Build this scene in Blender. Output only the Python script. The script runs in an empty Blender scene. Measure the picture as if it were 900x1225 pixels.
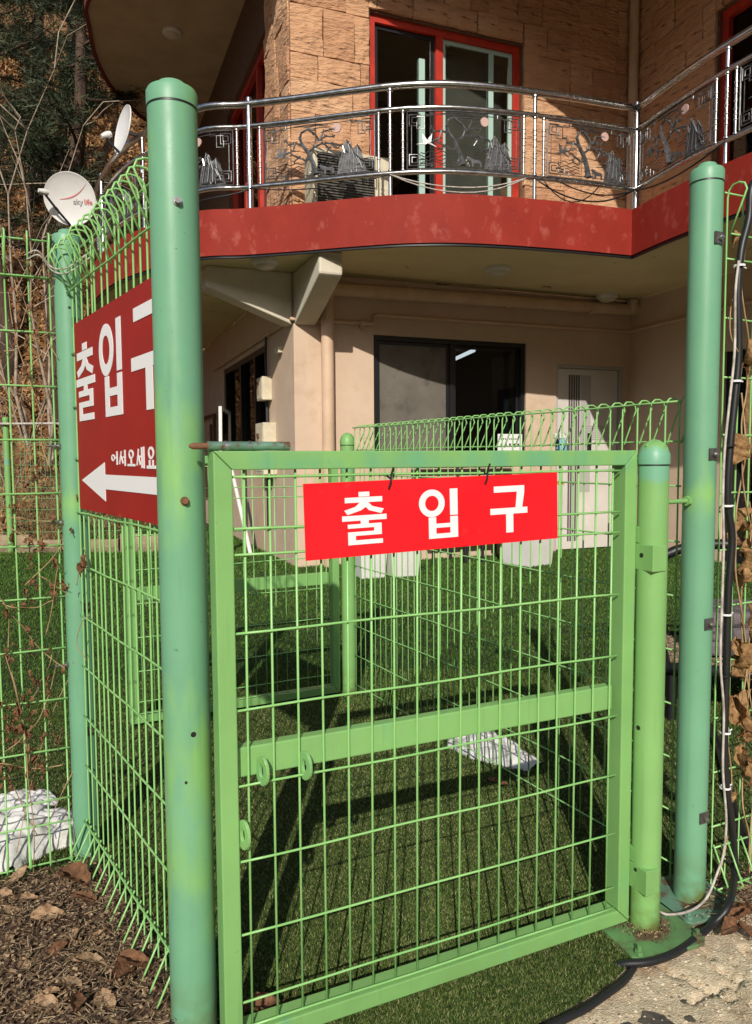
import bpy, bmesh, math, random
import numpy as np
from mathutils import Vector, Matrix, noise

random.seed(7)
rng = np.random.default_rng(7)
R = math.radians
scene = bpy.context.scene
col = scene.collection

# ------------------------------------------------------------------ camera
F_PX, CXP, CYP = 900.0, 450.0, 612.5          # photograph is 900 x 1225
CAM_H = 1.2
PITCH, ROLL = R(4.1), -0.006
cam_data = bpy.data.cameras.new('camera')
cam = bpy.data.objects.new('camera', cam_data)
col.objects.link(cam)
scene.camera = cam
cam_data.sensor_fit = 'VERTICAL'
cam_data.sensor_height = 36.0
cam_data.lens = F_PX / 1225.0 * 36.0
cam_data.clip_start = 0.05
cam_data.clip_end = 2000.0
CAM_ROT = (Matrix.Rotation(math.pi / 2 - PITCH, 3, 'X') @ Matrix.Rotation(ROLL, 3, 'Z'))
cam.matrix_world = Matrix.Translation((0, 0, CAM_H)) @ CAM_ROT.to_4x4()

# ------------------------------------------------------------------ sky, sun, exposure
SUN_EL = R(31.0)
SUN_DIR = Vector((0.07, 1.0, 0.0)).normalized() * math.cos(SUN_EL) + Vector((0, 0, -math.sin(SUN_EL)))
world = bpy.data.worlds.new('World')
scene.world = world
world.use_nodes = True
wn = world.node_tree.nodes
bg = wn['Background']
sky = wn.new('ShaderNodeTexSky')
sky.sky_type = 'NISHITA'
sky.sun_disc = False
sky.sun_elevation = SUN_EL
sky.sun_rotation = R(180.0)
sky.air_density = 1.0
sky.dust_density = 1.5
world.node_tree.links.new(sky.outputs[0], bg.inputs[0])
bg.inputs[1].default_value = 0.12
sl = bpy.data.lights.new('sun', 'SUN')
sl.energy = 4.6
sl.angle = R(0.5)
sl.color = (1.0, 0.94, 0.85)
sun = bpy.data.objects.new('sun', sl)
col.objects.link(sun)
sun.rotation_euler = SUN_DIR.to_track_quat('-Z', 'Y').to_euler()
sun.location = (-1, -10, 12)
vs = scene.view_settings
vs.view_transform = 'Standard'
vs.look = 'None'
vs.exposure = -0.12
vs.gamma = 1.0
vs.use_curve_mapping = False

# ------------------------------------------------------------------ pixel rays
CAM_P = Vector((0, 0, CAM_H))
def ray(x, y):
    return CAM_ROT @ Vector(((x - CXP) / F_PX, -(y - CYP) / F_PX, -1.0))
def at_z(x, y, z):
    d = ray(x, y); return CAM_P + d * ((z - CAM_H) / d.z)
def at_y(x, y, Y):
    d = ray(x, y); return CAM_P + d * (Y / d.y)
def at_plane(x, y, P, n):
    d = ray(x, y); P = Vector(P); n = Vector(n)
    return CAM_P + d * ((P - CAM_P).dot(n) / d.dot(n))
def px_of(P):
    q = CAM_ROT.transposed() @ (Vector(P) - CAM_P)
    return CXP + F_PX * q.x / -q.z, CYP - F_PX * q.y / -q.z

# ------------------------------------------------------------------ materials
def lin(r, g, b):
    f = lambda c: (c / 255 / 12.92) if c / 255 <= 0.04045 else ((c / 255 + 0.055) / 1.055) ** 2.4
    return (f(r), f(g), f(b))
def c4(c): return (c[0], c[1], c[2], 1.0)

def mat(name, c1, c2=None, scale=6.0, rough=0.55, metal=0.0, bump=0.0, bscale=60.0, c3=None, s3=1.5,
        lo=0.35, hi=0.65, lo3=0.55, hi3=0.7, spec=0.5, island=None, detail=5.0, bdist=0.01, rvar=0.0, stretch=None):
    m = bpy.data.materials.new(name); m.use_nodes = True
    nt = m.node_tree; N = nt.nodes; L = nt.links
    b = N['Principled BSDF']
    b.inputs['Roughness'].default_value = rough
    b.inputs['Metallic'].default_value = metal
    b.inputs['Specular IOR Level'].default_value = spec
    tc = N.new('ShaderNodeTexCoord')
    src = tc.outputs['Object']
    if stretch:
        mp = N.new('ShaderNodeMapping'); mp.inputs['Scale'].default_value = stretch
        L.new(src, mp.inputs[0]); src = mp.outputs[0]
    out = None
    def ramp_noise(sc, l, h, off=0.0):
        n = N.new('ShaderNodeTexNoise'); n.inputs['Scale'].default_value = sc; n.inputs['Detail'].default_value = detail
        n.inputs['Roughness'].default_value = 0.6
        if off:
            ad = N.new('ShaderNodeVectorMath'); ad.operation = 'ADD'; ad.inputs[1].default_value = (off, off * 1.7, -off)
            L.new(src, ad.inputs[0]); L.new(ad.outputs[0], n.inputs['Vector'])
        else:
            L.new(src, n.inputs['Vector'])
        r = N.new('ShaderNodeMapRange'); r.inputs[1].default_value = l; r.inputs[2].default_value = h
        L.new(n.outputs[0], r.inputs[0]); return r.outputs[0]
    def mix(fac, a, bcol):
        x = N.new('ShaderNodeMix'); x.data_type = 'RGBA'
        L.new(fac, x.inputs[0])
        if isinstance(a, tuple): x.inputs[6].default_value = c4(a)
        else: L.new(a, x.inputs[6])
        if isinstance(bcol, tuple): x.inputs[7].default_value = c4(bcol)
        else: L.new(bcol, x.inputs[7])
        return x.outputs[2]
    cur = c1
    if c2 is not None:
        cur = mix(ramp_noise(scale, lo, hi), cur, c2)
    if c3 is not None:
        cur = mix(ramp_noise(s3, lo3, hi3, 7.3), cur, c3)
    if island:
        g = N.new('ShaderNodeNewGeometry')
        cr = N.new('ShaderNodeValToRGB')
        cr.color_ramp.interpolation = 'LINEAR'
        els = cr.color_ramp.elements
        while len(els) < len(island): els.new(0.5)
        for e, (p, c) in zip(els, island):
            e.position = p; e.color = c4(c)
        L.new(g.outputs['Random Per Island'], cr.inputs[0]); cur = cr.outputs[0]
    if isinstance(cur, tuple): b.inputs['Base Color'].default_value = c4(cur)
    else: L.new(cur, b.inputs['Base Color'])
    if rvar:
        rr = ramp_noise(scale * 2.3, 0.3, 0.7, 3.1)
        mr = N.new('ShaderNodeMapRange'); mr.inputs[3].default_value = max(0.02, rough - rvar); mr.inputs[4].default_value = min(1, rough + rvar)
        L.new(rr, mr.inputs[0]); L.new(mr.outputs[0], b.inputs['Roughness'])
    if bump:
        n = N.new('ShaderNodeTexNoise'); n.inputs['Scale'].default_value = bscale; n.inputs['Detail'].default_value = 6
        L.new(src, n.inputs['Vector'])
        bp = N.new('ShaderNodeBump'); bp.inputs['Strength'].default_value = bump; bp.inputs['Distance'].default_value = bdist
        L.new(n.outputs[0], bp.inputs['Height']); L.new(bp.outputs[0], b.inputs['Normal'])
    m['out'] = 1
    return m

def glass_mat(name, tint, mixfac=0.15, rough=0.02):
    m = bpy.data.materials.new(name); m.use_nodes = True
    nt = m.node_tree; N = nt.nodes; L = nt.links
    N.remove(N['Principled BSDF'])
    tr = N.new('ShaderNodeBsdfTransparent'); tr.inputs[0].default_value = c4(tint)
    gl = N.new('ShaderNodeBsdfGlossy'); gl.inputs['Roughness'].default_value = rough
    fr = N.new('ShaderNodeFresnel'); fr.inputs[0].default_value = 1.5
    ad = N.new('ShaderNodeMath'); ad.operation = 'ADD'; ad.inputs[1].default_value = mixfac * 0.03
    L.new(fr.outputs[0], ad.inputs[0])
    mx = N.new('ShaderNodeMixShader')
    L.new(ad.outputs[0], mx.inputs[0]); L.new(tr.outputs[0], mx.inputs[1]); L.new(gl.outputs[0], mx.inputs[2])
    L.new(mx.outputs[0], N['Material Output'].inputs[0])
    return m

def emit_mat(name, c, s):
    m = bpy.data.materials.new(name); m.use_nodes = True
    b = m.node_tree.nodes['Principled BSDF']
    b.inputs['Base Color'].default_value = c4(c)
    b.inputs['Emission Color'].default_value = c4(c); b.inputs['Emission Strength'].default_value = s
    return m

MINT = lin(112, 166, 130); LEAF = lin(128, 178, 104); LEAFD = lin(92, 160, 72)
def post_paint(name, zs, base=MINT, over=LEAF, grime=1.0):
    """mint pipe paint with brushed leaf-green touch-ups around the heights zs (z, half height, amount)"""
    m = mat(name, base, tuple(x * 0.86 for x in base), scale=3.0, rough=0.42, bump=0.06, bscale=160, rvar=0.1, bdist=0.003)
    nt = m.node_tree; N = nt.nodes; L = nt.links; b = N['Principled BSDF']
    tc = N.new('ShaderNodeTexCoord'); sp = N.new('ShaderNodeSeparateXYZ'); L.new(tc.outputs['Object'], sp.inputs[0])
    nz = N.new('ShaderNodeTexNoise'); nz.inputs['Scale'].default_value = 13; nz.inputs['Detail'].default_value = 4
    mp = N.new('ShaderNodeMapping'); mp.inputs['Scale'].default_value = (1, 1, 0.35)
    L.new(tc.outputs['Object'], mp.inputs[0]); L.new(mp.outputs[0], nz.inputs['Vector'])
    acc = None
    for z, hh, amt in zs:
        s = N.new('ShaderNodeMath'); s.operation = 'SUBTRACT'; s.inputs[1].default_value = z; L.new(sp.outputs[2], s.inputs[0])
        a = N.new('ShaderNodeMath'); a.operation = 'ABSOLUTE'; L.new(s.outputs[0], a.inputs[0])
        d = N.new('ShaderNodeMath'); d.operation = 'DIVIDE'; d.inputs[1].default_value = hh; L.new(a.outputs[0], d.inputs[0])
        i = N.new('ShaderNodeMath'); i.operation = 'SUBTRACT'; i.inputs[0].default_value = 1.0; L.new(d.outputs[0], i.inputs[1])
        k = N.new('ShaderNodeMath'); k.operation = 'MULTIPLY'; k.inputs[1].default_value = amt; k.use_clamp = True; L.new(i.outputs[0], k.inputs[0])
        if acc is None: acc = k.outputs[0]
        else:
            q = N.new('ShaderNodeMath'); q.operation = 'MAXIMUM'; L.new(acc, q.inputs[0]); L.new(k.outputs[0], q.inputs[1]); acc = q.outputs[0]
    ad = N.new('ShaderNodeMath'); ad.operation = 'ADD'; L.new(acc, ad.inputs[0])
    nm = N.new('ShaderNodeMath'); nm.operation = 'MULTIPLY_ADD'; nm.inputs[1].default_value = 3.2; nm.inputs[2].default_value = -1.85
    L.new(nz.outputs[0], nm.inputs[0]); L.new(nm.outputs[0], ad.inputs[1])
    mr = N.new('ShaderNodeMapRange'); mr.inputs[1].default_value = 0.1; mr.inputs[2].default_value = 0.85; L.new(ad.outputs[0], mr.inputs[0])
    mx = N.new('ShaderNodeMix'); mx.data_type = 'RGBA'; L.new(mr.outputs[0], mx.inputs[0])
    old = b.inputs['Base Color'].links[0].from_socket
    L.new(old, mx.inputs[6]); mx.inputs[7].default_value = c4(over)
    # chips and scratches of dirt
    n2 = N.new('ShaderNodeTexNoise'); n2.inputs['Scale'].default_value = 55; n2.inputs['Detail'].default_value = 8; n2.inputs['Roughness'].default_value = 0.7
    L.new(tc.outputs['Object'], n2.inputs['Vector'])
    r2 = N.new('ShaderNodeMapRange'); r2.inputs[1].default_value = 0.66; r2.inputs[2].default_value = 0.72; L.new(n2.outputs[0], r2.inputs[0])
    m2 = N.new('ShaderNodeMix'); m2.data_type = 'RGBA'; L.new(r2.outputs[0], m2.inputs[0]); L.new(mx.outputs[2], m2.inputs[6]); m2.inputs[7].default_value = c4(lin(70, 100, 66))
    st = N.new('ShaderNodeTexNoise'); st.inputs['Scale'].default_value = 1.0; st.inputs['Detail'].default_value = 5
    smp = N.new('ShaderNodeMapping'); smp.inputs['Scale'].default_value = (55, 55, 3.0); L.new(tc.outputs['Object'], smp.inputs[0]); L.new(smp.outputs[0], st.inputs['Vector'])
    sr = N.new('ShaderNodeMapRange'); sr.inputs[1].default_value = 0.60; sr.inputs[2].default_value = 0.85; sr.inputs[4].default_value = 0.6; L.new(st.outputs[0], sr.inputs[0])
    ms = N.new('ShaderNodeMix'); ms.data_type = 'RGBA'; L.new(sr.outputs[0], ms.inputs[0]); L.new(m2.outputs[2], ms.inputs[6]); ms.inputs[7].default_value = c4(tuple(x * 0.62 for x in base)); m2 = ms
    gz = N.new('ShaderNodeMapRange'); gz.inputs[1].default_value = 0.16; gz.inputs[2].default_value = 0.0; gz.inputs[4].default_value = grime; L.new(sp.outputs[2], gz.inputs[0])
    ga = N.new('ShaderNodeMath'); ga.operation = 'MULTIPLY'; L.new(gz.outputs[0], ga.inputs[0])
    n3 = N.new('ShaderNodeTexNoise'); n3.inputs['Scale'].default_value = 16; n3.inputs['Detail'].default_value = 6; L.new(tc.outputs['Object'], n3.inputs['Vector'])
    gr = N.new('ShaderNodeMapRange'); gr.inputs[1].default_value = 0.35; gr.inputs[2].default_value = 0.6; L.new(n3.outputs[0], gr.inputs[0]); L.new(gr.outputs[0], ga.inputs[1])
    m3 = N.new('ShaderNodeMix'); m3.data_type = 'RGBA'; L.new(ga.outputs[0], m3.inputs[0]); L.new(m2.outputs[2], m3.inputs[6]); m3.inputs[7].default_value = c4(lin(96, 96, 40))
    L.new(m3.outputs[2], b.inputs['Base Color'])
    return m

M = {}
M['post_a'] = post_paint('mint_paint_a', [(0.60, 0.22, 1.1), (0.36, 0.25, 0.9), (1.22, 0.2, 0.7), (1.8, 0.25, 0.3)])
M['post_b'] = post_paint('mint_paint_b', [(1.1, 0.06, 0.72), (0.25, 0.14, 0.5)])
M['post_c'] = post_paint('leaf_paint_c', [(1.18, 0.05, 2.5)], base=LEAF, over=lin(112, 168, 136))
M['gate'] = post_paint('leaf_paint_gate', [(1.19, 0.05, 0.55)], base=LEAF, over=lin(104, 164, 118), grime=0.12)
M['wire'] = mat('green_wire_coating', lin(150, 202, 124), lin(128, 184, 106), scale=5, rough=0.35)
M['wire_mint'] = mat('mint_wire_coating', lin(120, 190, 112), lin(98, 168, 92), scale=5, rough=0.35)
M['wire_far'] = mat('far_wire_coating', lin(92, 150, 84), lin(110, 150, 100), scale=5, rough=0.5)
M['steel'] = mat('stainless_steel', (0.62, 0.61, 0.58), (0.5, 0.49, 0.47), scale=8, rough=0.24, metal=1.0, rvar=0.08)
M['zinc'] = mat('zinc_steel', (0.45, 0.45, 0.44), (0.3, 0.29, 0.27), scale=60, rough=0.4, metal=0.9)
M['castmetal'] = mat('cast_ornament_metal', (0.20, 0.20, 0.20), (0.07, 0.07, 0.07), scale=22, rough=0.35, metal=0.55)
M['castdark'] = mat('dark_cast_metal', (0.06, 0.06, 0.065), (0.14, 0.14, 0.14), scale=25, rough=0.45, metal=0.5)
M['latch'] = mat('worn_latch_paint', lin(120, 160, 136), lin(96, 128, 108), scale=30, rough=0.35, c3=lin(110, 84, 60), s3=26, lo3=0.52, hi3=0.6, metal=0.3)
M['moon'] = mat('pink_moon_enamel', lin(190, 158, 148), rough=0.5)
M['clampmetal'] = mat('dull_clamp_steel', (0.16, 0.15, 0.14), (0.08, 0.07, 0.065), scale=60, rough=0.5, metal=0.6)
M['plate'] = mat('grimy_plate_paint', lin(96, 140, 84), lin(84, 118, 74), scale=14, rough=0.7, c3=lin(92, 76, 54), s3=18, lo3=0.5, hi3=0.62)
M['plate_mint'] = mat('grimy_mint_plate', lin(100, 140, 116), lin(86, 122, 100), scale=14, rough=0.7, c3=lin(92, 76, 54), s3=18, lo3=0.5, hi3=0.62)
M['rust'] = mat('rusty_steel', lin(92, 70, 55), lin(130, 84, 52), scale=40, rough=0.8)
M['black'] = mat('black_plastic', (0.012, 0.012, 0.013), rough=0.45)
M['blackmetal'] = mat('black_window_frame', (0.014, 0.014, 0.016), rough=0.35)
M['whitecable'] = mat('white_cable', lin(205, 198, 188), lin(150, 140, 130), scale=30, rough=0.6)
M['sign_red'] = mat('bright_red_sign', lin(242, 32, 40), lin(228, 28, 36), scale=4, rough=0.45, spec=0.2, rvar=0.12, c3=lin(214, 48, 50), s3=26, lo3=0.66, hi3=0.8, bump=0.03, bscale=8)
M['sign_dark'] = mat('aged_red_sign', lin(158, 32, 28), lin(146, 29, 25), scale=5, rough=0.55, c3=lin(176, 66, 54), s3=9, lo3=0.64, hi3=0.78, spec=0.3)
M['white'] = mat('white_lettering', (0.80, 0.79, 0.79), rough=0.5)
M['whiteplastic'] = mat('white_plastic', (0.74, 0.73, 0.69), (0.66, 0.65, 0.6), scale=4, rough=0.4)
M['cream'] = mat('cream_box_paint', lin(218, 208, 182), lin(196, 186, 160), scale=8, rough=0.5)
M['peach'] = mat('peach_render', lin(210, 186, 162), lin(202, 176, 152), scale=2.5, rough=0.9, bump=0.25, bscale=90, c3=lin(186, 156, 130), s3=2.2, lo3=0.58, hi3=0.8)
M['pipe'] = mat('beige_pipe_paint', lin(212, 182, 152), lin(198, 168, 138), scale=4, rough=0.6)
M['soffit'] = mat('cream_soffit_paint', lin(222, 206, 160), lin(212, 196, 150), scale=1.6, rough=0.85, bump=0.1, bscale=40, c3=lin(128, 100, 66), s3=3.1, lo3=0.66, hi3=0.7)
M['beam'] = mat('off_white_beam_paint', lin(216, 208, 188), lin(200, 190, 168), scale=3, rough=0.85, bump=0.1, bscale=40)
M['soffit_up'] = mat('upper_soffit_paint', lin(186, 168, 138), lin(172, 154, 126), scale=3, rough=0.9, bump=0.3, bscale=220)
M['fascia'] = mat('weathered_red_fascia', lin(146, 44, 31), lin(134, 38, 27), scale=3, rough=0.7, spec=0.25, c3=lin(196, 118, 104), s3=7, lo3=0.56, hi3=1.0, stretch=(1.2, 1.2, 0.8), detail=14, bump=0.15, bscale=60)
M['roofedge'] = mat('dark_red_roof_edge', lin(110, 38, 32), rough=0.7)
M['redframe'] = mat('vermilion_window_frame', lin(196, 52, 28), lin(160, 40, 26), scale=6, rough=0.5)
M['mintframe'] = mat('pale_mint_sash', lin(168, 198, 186), rough=0.5)
M['stone'] = mat('split_sandstone', lin(210, 164, 126), lin(192, 146, 110), scale=5, rough=0.95, bump=0.9, bscale=16, c3=lin(112, 78, 54), s3=7, lo3=0.60, hi3=0.70, bdist=0.045, stretch=(0.7, 0.7, 2.4), detail=9)
M['stone2'] = mat('split_sandstone_pale', lin(216, 174, 136), lin(198, 154, 118), scale=6, rough=0.95, bump=0.9, bscale=16, c3=lin(112, 78, 54), s3=7, lo3=0.60, hi3=0.70, bdist=0.045, stretch=(0.7, 0.7, 2.4), detail=9)
M['stone3'] = mat('split_sandstone_brown', lin(200, 152, 116), lin(180, 134, 100), scale=7, rough=0.95, bump=0.9, bscale=16, c3=lin(112, 78, 54), s3=7, lo3=0.60, hi3=0.70, bdist=0.045, stretch=(0.7, 0.7, 2.4), detail=9)
M['mortar'] = mat('brown_mortar', lin(92, 66, 50), lin(112, 82, 62), scale=20, rough=1.0)
M['interior'] = mat('dim_room_wall', lin(92, 88, 80), rough=0.9)
M['interior_dark'] = mat('dark_room_wall', (0.02, 0.02, 0.022), rough=0.9)
M['screen'] = mat('grey_insect_screen', lin(112, 106, 96), lin(98, 92, 84), scale=3, rough=0.85, c3=lin(86, 82, 74), s3=5)
M['curtain'] = mat('grey_curtain', lin(134, 128, 114), lin(116, 110, 98), scale=4, rough=0.9)
M['glass'] = glass_mat('window_glass', (0.75, 0.78, 0.78))
M['glass_dark'] = glass_mat('dark_window_glass', (0.35, 0.37, 0.38), 0.3)
M['door'] = mat('white_door_panel', lin(214, 208, 200), lin(202, 196, 188), scale=2, rough=0.5)
M['doorgrey'] = mat('grey_door_panel', lin(176, 172, 168), rough=0.5)
M['doorstripe'] = mat('dark_door_stripe', lin(92, 88, 88), rough=0.4)
M['turf'] = mat('turf_backing', lin(32, 44, 18), lin(52, 62, 28), scale=60, rough=1.0, c3=lin(80, 76, 48), s3=5, bump=0.8, bscale=300)
g1, g2, g3, g4 = lin(32, 54, 18), lin(66, 92, 32), lin(104, 116, 56), lin(156, 152, 106)
M['blade'] = mat('turf_fibre', g1, rough=0.65, island=[(0.0, g1), (0.48, g2), (0.80, g3), (1.0, g4)], spec=0.25)
M['bladefar'] = mat('turf_fibre_far', g1, rough=0.65, island=[(0.0, lin(36, 66, 16)), (0.6, lin(68, 104, 32)), (1.0, lin(104, 126, 54))], spec=0.25)
M['concrete'] = mat('rough_concrete', lin(222, 206, 176), lin(180, 158, 126), scale=70, rough=0.95, bump=0.7, bscale=220, c3=lin(146, 118, 84), s3=7, lo3=0.52, hi3=0.72, bdist=0.008, lo=0.3, hi=0.7, detail=9)
M['soil'] = mat('brown_soil', lin(86, 62, 44), lin(50, 36, 26), scale=14, rough=1.0, bump=0.9, bscale=70, bdist=0.02)
M['ground'] = mat('bare_ground', lin(110, 92, 68), lin(88, 74, 52), scale=2, rough=1.0)
M['leaf'] = mat('dry_leaf', lin(178, 150, 120), lin(146, 116, 86), scale=60, rough=0.85, c3=lin(108, 80, 58), s3=45, lo3=0.52, hi3=0.7, bump=0.5, bscale=150, spec=0.2)
M['leafbrown'] = mat('russet_leaf', lin(134, 96, 68), lin(96, 68, 48), scale=60, rough=0.85, c3=lin(76, 54, 40), s3=40, lo3=0.5, hi3=0.7, bump=0.5, bscale=150, spec=0.2)
M['vineleaf'] = mat('curled_vine_leaf', lin(172, 138, 94), lin(120, 88, 56), scale=60, rough=0.85, c3=lin(90, 64, 42), s3=50, lo3=0.52, hi3=0.7, bump=0.5, bscale=120, spec=0.2)
M['vine'] = mat('dry_vine', lin(176, 150, 110), lin(140, 112, 78), scale=20, rough=0.8)
M['straw'] = mat('dry_straw', lin(160, 134, 100), rough=0.9, island=[(0.0, lin(58, 42, 30)), (0.5, lin(112, 86, 62)), (1.0, lin(192, 166, 130))])
M['litter'] = mat('hill_leaf_litter', lin(140, 100, 62), rough=0.95, island=[(0.0, lin(92, 64, 40)), (0.4, lin(146, 104, 62)), (0.8, lin(178, 132, 82)), (1.0, lin(196, 160, 112))])
M['hill'] = mat('leaf_covered_earth', lin(128, 92, 56), lin(88, 62, 38), scale=1.6, rough=1.0, bump=0.8, bscale=12, bdist=0.1, c3=lin(152, 116, 74), s3=5)
M['sky_block'] = mat('sky_block_slope', lin(74, 72, 48), lin(54, 58, 38), scale=0.5, rough=1.0, c3=lin(112, 90, 60), s3=0.3, bump=1.0, bscale=2, bdist=0.4)  # for the added, unseen slope that blocks low sky
M['snow'] = mat('old_snow', lin(222, 220, 216), lin(198, 196, 190), scale=9, rough=0.7, bump=0.35, bscale=38, bdist=0.02, c3=lin(170, 164, 154), s3=14, lo3=0.6, hi3=0.75)
M['bark'] = mat('pine_bark', lin(96, 76, 60), lin(62, 48, 40), scale=9, rough=1.0, bump=1.0, bscale=20, bdist=0.03, stretch=(1, 1, 0.3))
M['twig'] = mat('bare_twig', lin(182, 166, 146), lin(136, 118, 100), scale=10, rough=0.9)
n1, n2, n3 = lin(34, 44, 30), lin(54, 66, 42), lin(84, 92, 62)
M['needle'] = mat('pine_needle', n1, rough=0.6, island=[(0.0, n1), (0.6, n2), (1.0, n3)], spec=0.3)
M['dish'] = mat('white_dish_enamel', (0.78, 0.77, 0.74), (0.7, 0.69, 0.66), scale=3, rough=0.35)
M['greylet'] = mat('grey_lettering', lin(160, 158, 158), rough=0.5)
M['redlet'] = mat('red_lettering', lin(214, 128, 126), rough=0.5)
M['blue'] = mat('pale_blue_plastic', lin(130, 176, 196), rough=0.35)
M['yellow'] = mat('yellow_tag', lin(206, 160, 60), rough=0.5)
M['blanket'] = mat('grey_blanket', lin(122, 110, 112), lin(96, 86, 90), scale=20, rough=1.0, bump=0.8, bscale=150)
M['wicker'] = mat('brown_wicker', lin(150, 130, 104), lin(104, 86, 66), scale=40, rough=0.8)
M['kerb'] = mat('pale_rubble_stone', lin(164, 146, 116), lin(132, 116, 92), scale=6, rough=1.0, bump=0.7, bscale=30, bdist=0.02)
M['lamp'] = mat('cream_lamp_glass', lin(206, 198, 176), rough=0.35)
M['tube'] = emit_mat('lit_fluorescent_tube', (0.95, 1.0, 1.0), 6.0)
M['acgrille'] = mat('grey_fin_grille', lin(112, 108, 98), lin(80, 76, 68), scale=20, rough=0.5, metal=0.3)

# ------------------------------------------------------------------ mesh helpers
class MB:
    def __init__(self): self.v = []; self.f = []
    def add(self, vs_, fs_):
        o = len(self.v); self.v += [tuple(p) for p in vs_]; self.f += [tuple(i + o for i in f) for f in fs_]
        return self
    def box(self, x0, x1, y0, y1, z0, z1):
        return self.add([(x0, y0, z0), (x1, y0, z0), (x1, y1, z0), (x0, y1, z0), (x0, y0, z1), (x1, y0, z1), (x1, y1, z1), (x0, y1, z1)],
                 [(0, 3, 2, 1), (4, 5, 6, 7), (0, 1, 5, 4), (1, 2, 6, 5), (2, 3, 7, 6), (3, 0, 4, 7)])
    def tube(self, pts, r, n=8, cap=True, radii=None, closed=False):
        P = [Vector(p) for p in pts]; k = len(P)
        rings = []; ref = None
        for i in range(k):
            if closed: t = P[(i + 1) % k] - P[i - 1]
            elif i == 0: t = P[1] - P[0]
            elif i == k - 1: t = P[-1] - P[-2]
            else: t = (P[i + 1] - P[i]).normalized() + (P[i] - P[i - 1]).normalized()
            if t.length < 1e-9: t = Vector((0, 0, 1))
            t.normalize()
            if ref is None:
                ref = Vector((0, 0, 1)) if abs(t.z) < 0.9 else Vector((1, 0, 0))
            a = ref - t * ref.dot(t)
            if a.length < 1e-6: a = t.orthogonal()
            a.normalize(); ref = a
            b = t.cross(a); rr = radii[i] if radii else r
            rings.append([P[i] + a * (rr * math.cos(2 * math.pi * j / n)) + b * (rr * math.sin(2 * math.pi * j / n)) for j in range(n)])
        vs_ = [p for rg in rings for p in rg]; fs_ = []
        for i in range(k if closed else k - 1):
            i2 = (i + 1) % k
            for j in range(n):
                j2 = (j + 1) % n
                fs_.append((i * n + j, i * n + j2, i2 * n + j2, i2 * n + j))
        if cap and not closed:
            fs_.append(tuple(reversed(range(n)))); fs_.append(tuple((k - 1) * n + j for j in range(n)))
        return self.add(vs_, fs_)
    def lathe(self, prof, n=24, o=(0, 0, 0), axis='z'):
        vs_ = []; fs_ = []; k = len(prof)
        for r, z in prof:
            for j in range(n):
                a = 2 * math.pi * j / n
                p = (r * math.cos(a), r * math.sin(a), z)
                if axis == 'y': p = (p[0], p[2], p[1])
                if axis == 'x': p = (p[2], p[0], p[1])
                vs_.append((p[0] + o[0], p[1] + o[1], p[2] + o[2]))
        for i in range(k - 1):
            for j in range(n):
                j2 = (j + 1) % n
                fs_.append((i * n + j, i * n + j2, (i + 1) * n + j2, (i + 1) * n + j))
        fs_.append(tuple(reversed(range(n)))); fs_.append(tuple((k - 1) * n + j for j in range(n)))
        return self.add(vs_, fs_)
    def prism(self, poly, fn, d0, d1):
        n = len(poly)
        vs_ = [fn(x, y, d0) for x, y in poly] + [fn(x, y, d1) for x, y in poly]
        fs_ = [tuple(range(n)), tuple(reversed(range(n, 2 * n)))]
        for i in range(n):
            j = (i + 1) % n
            fs_.append((i, i + n, j + n, j))
        return self.add(vs_, fs_)
    def ring(self, cx, cy, ro, ri, fn, d0, d1, ry=None, riy=None, n=28):
        ry = ry or ro; riy = riy or ri
        vs_ = []
        for d in (d0, d1):
            for (a, b) in ((ro, ry), (ri, riy)):
                vs_ += [fn(cx + a * math.cos(2 * math.pi * j / n), cy + b * math.sin(2 * math.pi * j / n), d) for j in range(n)]
        fs_ = []
        for j in range(n):
            k = (j + 1) % n
            fs_ += [(j, k, n + k, n + j), (2 * n + j, 3 * n + j, 3 * n + k, 2 * n + k), (j, 2 * n + j, 2 * n + k, k), (n + j, n + k, 3 * n + k, 3 * n + j)]
        return self.add(vs_, fs_)
    def mesh(self, name, m, smooth=False, recalc=True):
        me = bpy.data.meshes.new(name)
        me.from_pydata(self.v, [], self.f)
        if recalc:
            bm = bmesh.new(); bm.from_mesh(me); bmesh.ops.recalc_face_normals(bm, faces=bm.faces); bm.to_mesh(me); bm.free()
        if m is not None: me.materials.append(M[m] if isinstance(m, str) else m)
        if smooth:
            me.polygons.foreach_set('use_smooth', [True] * len(me.polygons))
            if smooth != 'all':
                try: me.set_sharp_from_angle(angle=R(40))
                except Exception: pass
        return me
    def build(self, name, m, parent=None, smooth=False, bevel=0, recalc=True):
        return link(name, self.mesh(name, m, smooth, recalc), parent, bevel=bevel)

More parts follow.
